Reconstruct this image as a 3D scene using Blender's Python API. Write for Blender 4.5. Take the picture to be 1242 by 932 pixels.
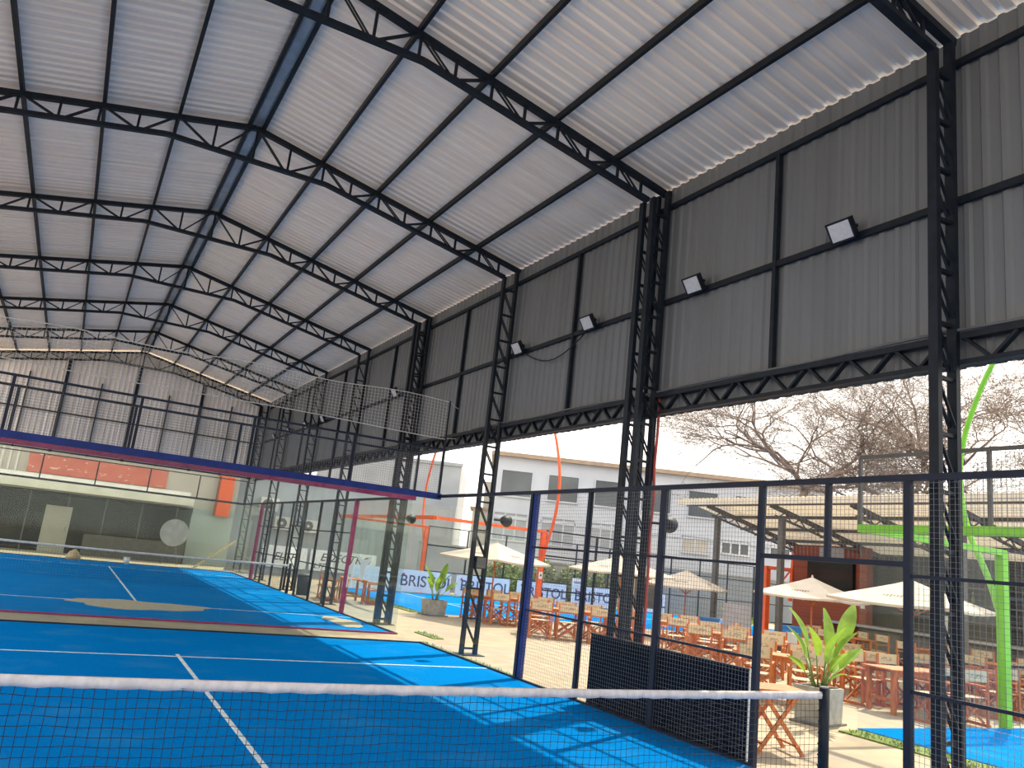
import bpy, math, random
import numpy as np
from mathutils import Vector, Matrix

for o in list(bpy.data.objects):
    bpy.data.objects.remove(o)
sc = bpy.context.scene
COL = sc.collection
random.seed(7)
R = math.radians

# ------------------------------------------------------------------ camera (solved from the padel court's known size)
CX, CY, CZ, YAW, PITCH, ROLL, FPX = -1.8033, -5.6492, 1.8493, 0.4860, 0.2176, 0.1100, 962.59
W_, H_ = 1242, 932
fwd = Vector((math.sin(YAW) * math.cos(PITCH), math.cos(YAW) * math.cos(PITCH), math.sin(PITCH)))
r0 = Vector((math.cos(YAW), -math.sin(YAW), 0)); u0 = r0.cross(fwd)
rgt = math.cos(ROLL) * r0 + math.sin(ROLL) * u0
upv = -math.sin(ROLL) * r0 + math.cos(ROLL) * u0
cam_d = bpy.data.cameras.new('camera'); cam = bpy.data.objects.new('camera', cam_d); COL.objects.link(cam)
m = Matrix((rgt, upv, -fwd)).transposed().to_4x4(); m.translation = (CX, CY, CZ)
cam.matrix_world = m
cam_d.sensor_fit = 'HORIZONTAL'; cam_d.sensor_width = 36; cam_d.lens = FPX / W_ * 36
cam_d.clip_start = .05; cam_d.clip_end = 500
sc.camera = cam
CAM = Vector((CX, CY, CZ))

# ------------------------------------------------------------------ sky, sun, exposure
world = bpy.data.worlds.new('world'); sc.world = world; world.use_nodes = True
nt = world.node_tree; bgn = nt.nodes['Background']
tc = nt.nodes.new('ShaderNodeTexCoord'); sp = nt.nodes.new('ShaderNodeSeparateXYZ'); rp = nt.nodes.new('ShaderNodeValToRGB')
nt.links.new(tc.outputs['Generated'], sp.inputs[0]); nt.links.new(sp.outputs['Z'], rp.inputs[0]); nt.links.new(rp.outputs[0], bgn.inputs[0])
rp.color_ramp.elements[0].position = 0.0; rp.color_ramp.elements[0].color = (1.0, .93, .82, 1)
rp.color_ramp.elements[1].position = .8; rp.color_ramp.elements[1].color = (.95, .95, .96, 1)
bgn.inputs[1].default_value = 1.55
sun_d = bpy.data.lights.new('sun', 'SUN'); sun = bpy.data.objects.new('sun', sun_d); COL.objects.link(sun)
sun_d.energy = 4.6; sun_d.color = (1.0, .86, .66); sun_d.angle = R(1.0)
SUN_DIR = Vector((2.09, 1.05, 3.0)).normalized()      # from the fence rail's shadow on the court
sun.rotation_euler = SUN_DIR.to_track_quat('Z', 'Y').to_euler(); sun.location = (20, 12, 30)
vs = sc.view_settings
vs.view_transform = 'Standard'; vs.look = 'None'; vs.exposure = 0.60; vs.gamma = 1.0; vs.use_curve_mapping = False
sc.cycles.transparent_max_bounces = 32
sc.cycles.max_bounces = 10; sc.cycles.diffuse_bounces = 6

def ray(px, py):
    return fwd + rgt * ((px - W_ / 2) / FPX) - upv * ((py - H_ / 2) / FPX)
def at_axis(px, py, ax, val):
    d = ray(px, py); return CAM + d * ((val - CAM[ax]) / d[ax])
def at_plane(px, py, q, n):
    d = ray(px, py); return CAM + d * ((Vector(q) - CAM).dot(n) / d.dot(n))
def at_depth(px, py, D):
    return CAM + ray(px, py) * D

# ------------------------------------------------------------------ materials
def new_mat(name):
    mt = bpy.data.materials.new(name); mt.use_nodes = True
    return mt, mt.node_tree, mt.node_tree.nodes['Principled BSDF']
def noise_mix(nt, c1, c2, scale, detail=4, lo=.35, hi=.65, stretch=None):
    g = nt.nodes.new('ShaderNodeNewGeometry'); n = nt.nodes.new('ShaderNodeTexNoise')
    n.inputs['Scale'].default_value = scale; n.inputs['Detail'].default_value = detail
    src = g.outputs['Position']
    if stretch:
        mp = nt.nodes.new('ShaderNodeMapping'); mp.inputs['Scale'].default_value = stretch
        nt.links.new(src, mp.inputs[0]); src = mp.outputs[0]
    nt.links.new(src, n.inputs['Vector'])
    r = nt.nodes.new('ShaderNodeValToRGB')
    r.color_ramp.elements[0].position = lo; r.color_ramp.elements[0].color = (*c1, 1)
    r.color_ramp.elements[1].position = hi; r.color_ramp.elements[1].color = (*c2, 1)
    nt.links.new(n.outputs['Fac'], r.inputs[0])
    return r.outputs[0], n.outputs['Fac']
def mat(name, col, rough=.6, metal=0., vary=.12, scale=6., bump=0., stretch=None, spec=None):
    mt, nt, b = new_mat(name)
    c1 = tuple(max(0, c * (1 - vary)) for c in col); c2 = tuple(min(1, c * (1 + vary)) for c in col)
    out, fac = noise_mix(nt, c1, c2, scale, stretch=stretch)
    nt.links.new(out, b.inputs['Base Color'])
    b.inputs['Roughness'].default_value = rough; b.inputs['Metallic'].default_value = metal
    if spec is not None: b.inputs['Specular IOR Level'].default_value = spec
    if bump:
        bp = nt.nodes.new('ShaderNodeBump'); bp.inputs['Strength'].default_value = bump; bp.inputs['Distance'].default_value = .02
        nt.links.new(fac, bp.inputs['Height']); nt.links.new(bp.outputs[0], b.inputs['Normal'])
    return mt
def mix2(nt, fac, a, bcol):
    mx = nt.nodes.new('ShaderNodeMix'); mx.data_type = 'RGBA'
    nt.links.new(fac, mx.inputs[0]); nt.links.new(a, mx.inputs[6]); 
    if isinstance(bcol, tuple): mx.inputs[7].default_value = (*bcol, 1)
    else: nt.links.new(bcol, mx.inputs[7])
    return mx.outputs[2]

M = {}
M['steel'] = mat('black painted steel', (.008, .013, .022), .55, 0, .25, 9, spec=.25)
M['navy'] = mat('navy painted steel', (.014, .032, .17), .5, 0, .15, 5, spec=.2)
M['darknavy'] = mat('dark navy frame paint', (.009, .014, .032), .5, 0, .15, 5, spec=.25)
M['maroon'] = mat('magenta frame paint', (.30, .035, .12), .5, 0, .15, 5, spec=.2)
M['orange'] = mat('orange frame paint', (.80, .12, .025), .5, 0, .08, 5)
M['green'] = mat('lime frame paint', (.19, .52, .03), .5, 0, .08, 5)
M['roof'] = mat('galvanised roof sheet', (.97, .865, .77), .48, .28, .06, 1.3, stretch=(.4, 6, 1))
M['ridge'] = mat('bare zinc ridge strip', (.42, .43, .45), .4, .5, .2, 3)
M['clad'] = mat('grey painted cladding', (.150, .163, .182), .55, 0, .08, .8, stretch=(1, 3, .3))
M['gclad'] = mat('grey gable cladding', (.80, .76, .74), .6, 0, .10, .8, stretch=(3, 1, .3))
M['wire'] = mat('galvanised wire', (.13, .14, .16), .5, .2, .1, 5)
M['netblack'] = mat('black net cord', (.006, .007, .012), .8, 0, .2, 30)
M['netwhite'] = mat('white net cord', (.55, .54, .52), .8, 0, .1, 30)
M['band'] = mat('white net band cloth', (.60, .57, .58), .85, 0, .10, 9, .3, stretch=(2, 1, 1))
M['rubber'] = mat('black screen fabric', (.004, .007, .016), .85, 0, .3, 12, stretch=(1, 1, 6), spec=.05)
M['white'] = mat('white paint', (.72, .72, .70), .6, 0, .05, 3)
M['line'] = mat('white court line', (.60, .68, .72), .8, 0, .15, 12)
M['lamp'] = mat('floodlight lens', (.55, .56, .60), .25, 0, .06, 20)
M['wood'] = mat('orange stained wood', (.50, .155, .045), .55, 0, .22, 9, stretch=(3, 3, .6))
M['canvas'] = None
M['conc'] = mat('cast concrete', (.36, .35, .31), .85, 0, .18, 7, .25)
M['leaf'] = mat('glossy banana leaf', (.19, .33, .035), .4, 0, .4, 5)
M['stem'] = mat('plant stem', (.16, .22, .06), .5, 0, .3, 9)
M['soil'] = mat('potting soil', (.06, .045, .03), .95, 0, .3, 20)
M['bark'] = mat('haze lightened bark', (.20, .15, .125), .9, 0, .3, 3)  # bark tone lightened so the colour itself carries the distance haze
M['dryleaf'] = mat('dry tree leaf', (.27, .215, .17), .8, 0, .4, 2)
M['hedge'] = mat('hedge leaf', (.13, .19, .05), .6, 0, .5, 2)
M['grass'] = mat('grass edging', (.15, .21, .05), .95, 0, .4, 25, .5)
M['bwall'] = mat('white rendered wall', (.52, .545, .59), .85, 0, .05, .6)
M['grey'] = mat('grey rendered wall', (.33, .35, .37), .85, 0, .08, .7)
M['beige'] = mat('beige rendered wall', (.46, .43, .37), .85, 0, .08, .7)
M['bluegrey'] = mat('blue grey panel wall', (.27, .31, .34), .8, 0, .08, .7)
M['teal'] = mat('pale teal wall', (.36, .42, .40), .85, 0, .08, .7)
M['dglass'] = mat('dark window glass', (.10, .115, .125), .12, 0, .15, .5)
M['trim'] = mat('brown roof edge', (.36, .27, .19), .8, 0, .1, 2)
M['tank'] = mat('ochre brick tank', (.42, .29, .13), .9, 0, .2, 4)
M['cream'] = mat('cream canopy sheet', (.85, .80, .68), .7, 0, .08, 2)
M['umb'] = mat('cream parasol canvas', (.60, .52, .42), .9, 0, .05, 4)
M['cgrey'] = mat('greige canopy sheet', (.78, .72, .60), .7, 0, .08, 2)
def translucent(mt, amt, col):      # thin fibreglass or cloth lets part of the daylight through
    nt = mt.node_tree; b = nt.nodes['Principled BSDF']; o = nt.nodes['Material Output']
    t = nt.nodes.new('ShaderNodeBsdfTranslucent'); t.inputs[0].default_value = (*col, 1); mx = nt.nodes.new('ShaderNodeMixShader'); mx.inputs[0].default_value = amt
    nt.links.new(b.outputs[0], mx.inputs[1]); nt.links.new(t.outputs[0], mx.inputs[2]); nt.links.new(mx.outputs[0], o.inputs[0])
translucent(M['cgrey'], .22, (.75, .66, .50))
translucent(M['leaf'], .3, (.35, .55, .05))
translucent(M['umb'], .15, (.6, .5, .38))
M['gsteel'] = mat('grey steel frame', (.10, .095, .09), .6, 0, .15, 5)
M['screen'] = mat('dark TV glass', (.012, .014, .016), .1, 0, .2, 1)
M['metal'] = mat('brushed counter metal', (.40, .41, .42), .35, .6, .1, 4)
M['barwall'] = mat('charcoal bar wall', (.05, .055, .052), .8, 0, .2, 1.5)
M['ac'] = mat('air conditioner casing', (.62, .60, .55), .6, 0, .06, 3)
M['bluebox'] = mat('blue plastic', (.03, .22, .60), .5, 0, .1, 4)
M['red'] = mat('red hose', (.30, .035, .025), .6, 0, .25, 3)
M['planks'] = mat('raw timber', (.55, .40, .22), .8, 0, .2, 4)
M['disc'] = mat('grey disc', (.34, .34, .36), .7, 0, .15, 3)
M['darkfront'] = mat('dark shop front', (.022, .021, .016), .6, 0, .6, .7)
M['text'] = mat('dark blue print', (.06, .065, .14), .7, 0, .1, 9)
M['textblack'] = mat('black print', (.05, .05, .07), .7, 0, .1, 9)
M['redmark'] = mat('red print', (.55, .05, .07), .7, 0, .1, 9)
M['banner'] = mat('pale blue banner vinyl', (.62, .68, .76), .6, 0, .05, 3)
M['wbanner'] = mat('white banner vinyl', (.86, .88, .91), .6, 0, .05, 3)
M['sand'] = mat('spilled sand', (.42, .35, .25), .95, 0, .15, 18, .2)
M['paver'] = mat('dark paver', (.16, .15, .14), .9, 0, .2, 9)

def turf_mat():
    mt, nt, b = new_mat('blue padel turf')
    a, f = noise_mix(nt, (.002, .155, .47), (.003, .20, .58), 55, 3)
    g, f2 = noise_mix(nt, (0, 0, 0), (1, 1, 1), 1.1, 7, .52, .95)
    s = mix2(nt, g, a, (.035, .23, .50))
    nt.links.new(s, b.inputs['Base Color']); b.inputs['Roughness'].default_value = .8
    b.inputs['Specular IOR Level'].default_value = .0
    bp = nt.nodes.new('ShaderNodeBump'); bp.inputs['Strength'].default_value = .3; bp.inputs['Distance'].default_value = .01
    nt.links.new(f, bp.inputs['Height']); nt.links.new(bp.outputs[0], b.inputs['Normal'])
    return mt
M['turf'] = turf_mat()
def floor_mat():
    mt, nt, b = new_mat('sandy concrete slab')
    a, f = noise_mix(nt, (.32, .255, .17), (.41, .33, .225), 2.2, 8)
    g, f2 = noise_mix(nt, (0, 0, 0), (1, 1, 1), .35, 6, .46, .72, stretch=(1, 3.5, 1))
    s = mix2(nt, g, a, (.29, .255, .20))
    nt.links.new(s, b.inputs['Base Color']); b.inputs['Roughness'].default_value = .85
    return mt
M['floor'] = floor_mat()
def glass_mat(name, tint, gloss, haze):
    mt = bpy.data.materials.new(name); mt.use_nodes = True; nt = mt.node_tree; nt.nodes.clear()
    out = nt.nodes.new('ShaderNodeOutputMaterial')
    tr = nt.nodes.new('ShaderNodeBsdfTransparent'); tr.inputs[0].default_value = (*tint, 1)
    gl = nt.nodes.new('ShaderNodeBsdfGlossy'); gl.inputs['Roughness'].default_value = .02
    df = nt.nodes.new('ShaderNodeBsdfDiffuse'); df.inputs[0].default_value = (.62, .66, .62, 1)
    fr = nt.nodes.new('ShaderNodeLayerWeight'); fr.inputs[0].default_value = .5
    pw = nt.nodes.new('ShaderNodeMath'); pw.operation = 'POWER'; pw.inputs[1].default_value = 5.0; nt.links.new(fr.outputs['Facing'], pw.inputs[0])
    mu = nt.nodes.new('ShaderNodeMath'); mu.operation = 'MULTIPLY_ADD'; mu.inputs[1].default_value = gloss; mu.inputs[2].default_value = .007
    nt.links.new(pw.outputs[0], mu.inputs[0])
    m1 = nt.nodes.new('ShaderNodeMixShader'); m2 = nt.nodes.new('ShaderNodeMixShader')
    g, f = noise_mix(nt, (haze * .5,) * 3, (haze * 1.4,) * 3, 1.3, 6)
    nt.links.new(g, m1.inputs[0]); nt.links.new(tr.outputs[0], m1.inputs[1]); nt.links.new(df.outputs[0], m1.inputs[2])
    nt.links.new(mu.outputs[0], m2.inputs[0]); nt.links.new(m1.outputs[0], m2.inputs[1]); nt.links.new(gl.outputs[0], m2.inputs[2])
    nt.links.new(m2.outputs[0], out.inputs[0])
    return mt
M['glass'] = glass_mat('dusty tempered glass', (.955, .98, .97), .7, .005)
M['clear'] = glass_mat('clean tempered glass', (.97, .985, .98), .6, .003)
M['gedge'] = mat('polished glass edge', (.45, .58, .52), .2, 0, .05, 5)
def canvas_mat(name, base):
    # canvas with a patch of dark print on its middle (object space)
    mt, nt, b = new_mat(name)
    a, f = noise_mix(nt, tuple(c * .92 for c in base), base, 30, 3)
    t = nt.nodes.new('ShaderNodeTexCoord'); s = nt.nodes.new('ShaderNodeSeparateXYZ'); nt.links.new(t.outputs['Object'], s.inputs[0])
    def win(sock, lim):
        ab = nt.nodes.new('ShaderNodeMath'); ab.operation = 'ABSOLUTE'; nt.links.new(sock, ab.inputs[0])
        lt = nt.nodes.new('ShaderNodeMath'); lt.operation = 'LESS_THAN'; lt.inputs[1].default_value = lim; nt.links.new(ab.outputs[0], lt.inputs[0]); return lt.outputs[0]
    n = nt.nodes.new('ShaderNodeTexNoise'); n.inputs['Scale'].default_value = 26; nt.links.new(t.outputs['Object'], n.inputs['Vector'])
    gt = nt.nodes.new('ShaderNodeMath'); gt.operation = 'GREATER_THAN'; gt.inputs[1].default_value = .52; nt.links.new(n.outputs['Fac'], gt.inputs[0])
    k = gt.outputs[0]
    for so, lim in ((s.outputs['X'], .15), (s.outputs['Z'], .035)):
        mu = nt.nodes.new('ShaderNodeMath'); mu.operation = 'MULTIPLY'; nt.links.new(k, mu.inputs[0]); nt.links.new(win(so, lim), mu.inputs[1]); k = mu.outputs[0]
    nt.links.new(mix2(nt, k, a, (.36, .29, .20)), b.inputs['Base Color']); b.inputs['Roughness'].default_value = .9
    return mt
M['canvas'] = canvas_mat('beige printed canvas', (.62, .50, .33))
M['seatcloth'] = mat('beige canvas', (.58, .46, .30), .9, 0, .08, 20)
M['umbprint'] = mat('brown parasol print', (.22, .16, .12), .9, 0, .2, 14)
def brick_mat():
    mt, nt, b = new_mat('red brick wall')
    br = nt.nodes.new('ShaderNodeTexBrick'); t = nt.nodes.new('ShaderNodeTexCoord'); mp = nt.nodes.new('ShaderNodeMapping')
    mp.inputs['Rotation'].default_value = (R(90), 0, R(90))
    g = nt.nodes.new('ShaderNodeNewGeometry'); nt.links.new(g.outputs['Position'], mp.inputs[0]); nt.links.new(mp.outputs[0], br.inputs['Vector'])
    br.inputs['Scale'].default_value = 4.5; br.inputs['Color1'].default_value = (.30, .075, .04, 1); br.inputs['Color2'].default_value = (.22, .05, .03, 1); br.inputs['Mortar'].default_value = (.24, .11, .08, 1)
    nt.links.new(br.outputs[0], b.inputs['Base Color']); b.inputs['Roughness'].default_value = .9
    return mt
M['brick'] = brick_mat()
def sign_mat():
    mt, nt, b = new_mat('red painted sign with worn white print')
    a, f = noise_mix(nt, (.50, .13, .09), (.56, .16, .11), 2, 4)
    g, f2 = noise_mix(nt, (0, 0, 0), (1, 1, 1), 3.2, 3, .64, .67, stretch=(1.2, 1, 3))
    nt.links.new(mix2(nt, g, a, (.62, .50, .42)), b.inputs['Base Color']); b.inputs['Roughness'].default_value = .8
    return mt
M['sign'] = sign_mat()

# ------------------------------------------------------------------ mesh helpers
class MB:
    def __init__(s): s.v = []; s.f = []; s.smooth = False
    def box(s, x0, x1, y0, y1, z0, z1, Mx=None):
        n = len(s.v)
        c = [Vector((x, y, z)) for z in (z0, z1) for y in (y0, y1) for x in (x0, x1)]
        s.v += [tuple(Mx @ p) if Mx else tuple(p) for p in c]
        s.f += [tuple(n + i for i in q) for q in ((0, 2, 3, 1), (4, 5, 7, 6), (0, 1, 5, 4), (2, 6, 7, 3), (0, 4, 6, 2), (1, 3, 7, 5))]
        return s
    def bar(s, p0, p1, w, h, up=(0, 0, 1)):
        s.box(-w / 2, w / 2, -h / 2, h / 2, 0, 1, bar_matrix(p0, p1, 1, 1, up)); return s
    def tube(s, pts, rad, n=8, cap=True):
        pts = [Vector(p) for p in pts]; base = len(s.v)
        ref = None
        for i, p in enumerate(pts):
            t = (pts[min(i + 1, len(pts) - 1)] - pts[max(i - 1, 0)]).normalized()
            if ref is None:
                ref = Vector((0, 0, 1)) if abs(t.z) < .9 else Vector((1, 0, 0))
            a = (ref - t * ref.dot(t)).normalized(); ref = a; b = t.cross(a)
            rr = rad[i] if isinstance(rad, (list, tuple)) else rad
            for k in range(n):
                w = 2 * math.pi * k / n
                s.v.append(tuple(p + a * (rr * math.cos(w)) + b * (rr * math.sin(w))))
        for i in range(len(pts) - 1):
            for k in range(n):
                s.f.append((base + i * n + k, base + i * n + (k + 1) % n, base + (i + 1) * n + (k + 1) % n, base + (i + 1) * n + k))
        if cap:
            s.f.append(tuple(base + k for k in range(n))[::-1]); e = base + (len(pts) - 1) * n
            s.f.append(tuple(e + k for k in range(n)))
        return s
    def poly(s, pts):
        n = len(s.v); s.v += [tuple(p) for p in pts]; s.f.append(tuple(range(n, n + len(pts)))); return s
    def mesh(s, name, m_, smooth=False):
        me = bpy.data.meshes.new(name); me.from_pydata(s.v, [], s.f); me.materials.append(M[m_] if isinstance(m_, str) else m_)
        if smooth: me.polygons.foreach_set('use_smooth', [True] * len(me.polygons))
        me.update(); return me
def bar_matrix(p0, p1, w, h, up=(0, 0, 1)):
    p0 = Vector(p0); p1 = Vector(p1); z = p1 - p0; L = z.length; z = z / L
    u = Vector(up)
    if abs(u.dot(z)) > .98: u = Vector((0, 1, 0))
    x = u.cross(z).normalized(); y = z.cross(x)
    mx = Matrix((x * w, y * h, z * L)).transposed().to_4x4(); mx.translation = p0
    return mx
_unit = {}
def unit(m_):            # a unit bar, shared by every straight steel or timber member of that material
    if m_ not in _unit:
        _unit[m_] = MB().box(-.5, .5, -.5, .5, 0, 1).mesh('bar_' + m_, m_)
    return _unit[m_]
MAT = {}
def root(name, label, cat, loc=(0, 0, 0), rz=0., group=None, kind=None):
    o = bpy.data.objects.new(name, None); COL.objects.link(o); o.empty_display_size = .2
    o.location = loc; o.rotation_euler = (0, 0, rz)
    MAT[o.name] = Matrix.Translation(loc) @ Matrix.Rotation(rz, 4, 'Z')
    tag(o, label, cat, group, kind); return o
def tag(o, label=None, cat=None, group=None, kind=None):
    if label: o['label'] = label
    if cat: o['category'] = cat
    if group: o['group'] = group
    if kind: o['kind'] = kind
    return o
def inv(par):
    mx = MAT.get(par.name)
    return mx.inverted() if mx else Matrix.Identity(4)
def part(par, name, me, mx=None, kind=None, label=None, local=False):
    """child mesh; mx is a world matrix unless local"""
    o = bpy.data.objects.new(name, me); COL.objects.link(o)
    mx = mx or Matrix.Identity(4)
    if par:
        o.parent = par
        o.matrix_basis = mx if local else inv(par) @ mx
        MAT[o.name] = (MAT[par.name] @ mx) if local else mx
    else:
        o.matrix_basis = mx; MAT[o.name] = mx
    if kind: o['kind'] = kind
    if label: o['label'] = label
    return o
def bar(par, name, p0, p1, w, h, m_='steel', up=(0, 0, 1), local=False):
    return part(par, name, unit(m_), bar_matrix(p0, p1, w, h, up), local=local)
def box(par, name, x0, x1, y0, y1, z0, z1, m_, local=False):
    mx = Matrix.Translation(((x0 + x1) / 2, (y0 + y1) / 2, z0)) @ Matrix.Diagonal((x1 - x0, y1 - y0, z1 - z0, 1))
    return part(par, name, unit(m_), mx, local=local)
def single(name, me, label, cat, mx=None, group=None, kind=None):
    o = part(None, name, me, mx); tag(o, label, cat, group, kind); return o
ORD = ['', 'second', 'third', 'fourth', 'fifth', 'sixth', 'seventh', 'eighth', 'ninth', 'tenth']

# ------------------------------------------------------------------ ground
fl = single('floor', MB().box(-9, 34, -14, 60, -.2, 0).mesh('floor', 'floor'), 'pale sandy concrete slab under courts and patio', 'floor', kind='structure')
gr = single('ground', MB().box(-120, 160, -80, 200, -.6, -.21).mesh('ground', 'floor'), 'dusty ground around the sports hall', 'ground', kind='structure')

# ------------------------------------------------------------------ padel court floors
def court_floor(name, x0, x1, y0, y1, label, lines):
    t = root(name, label, 'court floor', ((x0 + x1) / 2, (y0 + y1) / 2, 0))
    part(t, 'turf', MB().box(x0, x1, y0, y1, .0, .012).mesh('turf', 'turf'))
    for a in lines: box(t, 'court_line', *a, .012, .015, 'line')
    return t
def long_lines(yc):
    return [(-5, 5, yc + s - .025, yc + s + .025) for s in (-6.95, 6.95)] + [(-.025, .025, yc - 7.15, yc + 7.15)]
court_floor('court_floor', -5, 5, -10, 10, 'blue turf court floor on this side of the navy glass wall', long_lines(0))
court_floor('court_floor', -5, 5, 11.4, 31.4, 'blue turf court floor with a sand patch, magenta frame', long_lines(21.4))
court_floor('court_floor', 8.3, 28.3, 17.6, 27.6, 'outdoor blue court floor inside orange frames', [(8.3 + 3, 8.3 + 3.05, 17.6, 27.6), (25.3, 25.35, 17.6, 27.6), (11.3, 25.3, 22.57, 22.62)])
court_floor('court_floor', 8.85, 28.85, -7.4, 2.6, 'outdoor blue court floor inside lime green frames', [(11.85, 11.9, -7.4, 2.6), (25.8, 25.85, -7.4, 2.6), (11.9, 25.8, -2.42, -2.37)])
def blob(cx, cy, rx, ry, n=40, z0=.012, z1=.018, seed=1):
    rnd = random.Random(seed); ph = [rnd.uniform(0, 6.28) for _ in range(4)]
    ring = []
    for i in range(n):
        w = 2 * math.pi * i / n; k = 1 + .10 * math.sin(3 * w + ph[0]) + .07 * math.sin(5 * w + ph[1]) + .05 * math.sin(9 * w + ph[2])
        ring.append((cx + rx * k * math.cos(w), cy + ry * k * math.sin(w)))
    b = MB(); b.v = [(x, y, z0) for x, y in ring] + [(cx + (x - cx) * .9, cy + (y - cy) * .9, z1) for x, y in ring]
    b.f = [(i, (i + 1) % n, n + (i + 1) % n, n + i) for i in range(n)] + [tuple(range(n, 2 * n))]
    return b
single('sand_patch', blob(0.0, 14.15, 1.42, 1.0).mesh('sand_patch', 'sand'), 'brown oval patch of sand on the second court', 'sand')
single('sand_patch', blob(4.4, 13.3, .36, 1.1, seed=4).mesh('sand_patch', 'sand'), 'brown sand heaped in the corner of the second court by magenta post', 'sand')

# ------------------------------------------------------------------ hall: trusses, columns, beams
Y0, DY, RX, RZ = -.984, 4.8124, -.141, 9.14
TY = [Y0 + DY * k for k in range(8)]
SLOPE = .2105
def ztop(x): return RZ - SLOPE * abs(x - RX)
def zbot(x):
    a = abs(x - RX)
    return 8.44 if a <= 1.42 else 8.44 - (a - 1.42) * (8.44 - 7.66) / (5.42 - 1.42)
OFF = [0, 1.3, 2.46, 3.62, 4.76, 5.72]
def truss(k):
    y = TY[k]; n = 7 - k
    lab = 'black steel roof truss against the gable end wall' if n == 0 else f'black steel roof truss, {ORD[n]} from the gable end wall'
    t = root('roof_truss', lab, 'truss', (RX, y, 7.66), group='roof trusses')
    for s in (1, -1):
        X = lambda a: RX + s * a
        bar(t, 'top_chord', (RX, y, RZ - .05), (X(5.78), y, ztop(X(5.78)) - .05), .10, .085)
        bar(t, 'bottom_chord', (X(1.42), y, 8.44), (X(5.42), y, 7.66), .10, .07)
        prev = 0
        for i in range(5):
            a, b = OFF[i], OFF[i + 1]; mid = (a + b) / 2
            ta, tb = ztop(X(a)) - .06, ztop(X(b)) - .06
            def diag(x0, z0, x1, z1, name):
                me = MB().bar((0, -.032, 0), (x1 - x0, -.032, z1 - z0), .014, .035, (0, 1, 0)).bar((0, .032, 0), (x1 - x0, .032, z1 - z0), .014, .035, (0, 1, 0))
                # two back-to-back angles welded at their ends
                me.box(-.02, .02, -.04, .04, -.02, .02).box(x1 - x0 - .02, x1 - x0 + .02, -.04, .04, z1 - z0 - .02, z1 - z0 + .02)
                part(t, name, me.mesh('web_diagonal', 'steel'), Matrix.Translation((x0, y, z0)))
            diag(X(a) + s * .04, ta, X(mid) - s * .03, zbot(X(mid)), 'web_diagonal')
            if i < 4: bar(t, 'web_diagonal', (X(mid) + s * .03, y, zbot(X(mid))), (X(b) - s * .04, y, tb), .045, .035)
            bar(t, 'web_post', (X(mid) + s * .02, y, zbot(X(mid))), (X(mid) + s * .02, y, ztop(X(mid)) - .06), .04, .035)
            if i or s == 1: bar(t, 'web_post', (X(a + .03), y, zbot(X(a + .03))), (X(a + .03), y, ta), .04, .035)
    bar(t, 'bottom_chord', (RX - 1.42, y, 8.44), (RX + 1.42, y, 8.44), .10, .07)
    return t
for k in range(8): truss(k)

def column(k, side):
    y = TY[k]; n = 7 - k
    xi, xo = (5.29, 5.58) if side > 0 else (2 * RX - 5.29, 2 * RX - 5.58)
    base = 'navy black lattice column at the gable corner' if n == 0 else f'black lattice column under the {ORD[n]} truss from the gable end'
    t = root('lattice_column', base + (', patio side' if side > 0 else ', far side from patio'), 'column', ((xi + xo) / 2, y, 0), group='lattice columns')
    yys = (y - .13, y + .13) if k in (1, 3) else (y,)        # two of the columns are doubled
    for yq in yys:
        bar(t, 'column_chord', (xi, yq, 0), (xi, yq, 7.66), .065, .10, 'steel', (0, 1, 0))
        bar(t, 'column_chord', (xo, yq, 0), (xo, yq, 7.86), .065, .10, 'steel', (0, 1, 0))
        z = .12
        while z < 7.5:
            bar(t, 'lacing_rung', (xi, yq, z), (xo, yq, z), .05, .035, 'steel')
            z2 = min(z + .56, 7.6)
            if z2 - z > .3 and side > 0:
                me = MB().bar((xi, yq - .03, z2 - .04), (xo, yq - .03, z + .04), .014, .03, (0, 1, 0)).bar((xi, yq + .03, z2 - .04), (xo, yq + .03, z + .04), .014, .03, (0, 1, 0))
                me.box(xi - .02, xi + .02, yq - .04, yq + .04, z2 - .06, z2 - .02).box(xo - .02, xo + .02, yq - .04, yq + .04, z + .02, z + .06)
                part(t, 'lacing_diagonal', me.mesh('lacing_diagonal', 'steel'))
            z += .56
    box(t, 'base_plate', min(xi, xo) - .12, max(xi, xo) + .12, y - .2, y + .2, 0, .015, 'steel')
    return t
for k in range(8): column(k, 1)
for k in range(8): column(k, -1)

def lattice_beam(y0, y1, label):
    t = root('lattice_beam', label, 'beam', (5.6, (y0 + y1) / 2, 4.2), group='lattice beams along the patio side')
    x = 5.6
    bar(t, 'top_chord', (x, y0, 4.49), (x, y1, 4.49), .10, .07); bar(t, 'bottom_chord', (x, y0, 4.22), (x, y1, 4.22), .10, .05)
    n = 8; dy = (y1 - y0) / n
    for i in range(n):
        a = y0 + i * dy
        bar(t, 'beam_web', (x, a + .04, 4.46), (x, a + dy / 2 - .02, 4.24), .07, .03)
        bar(t, 'beam_web', (x, a + dy / 2 + .02, 4.24), (x, a + dy - .04, 4.46), .07, .03)
    return t
for k in range(-1, 7):
    a = Y0 + DY * k
    n = 7 - k
    lattice_beam(a + .09, a + DY - .09, f'black zigzag beam below the cladding, {ORD[n - 1] + " bay" if n > 1 else "bay nearest"} from the gable end'.replace('bay nearest from', 'in the bay at'))

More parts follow.
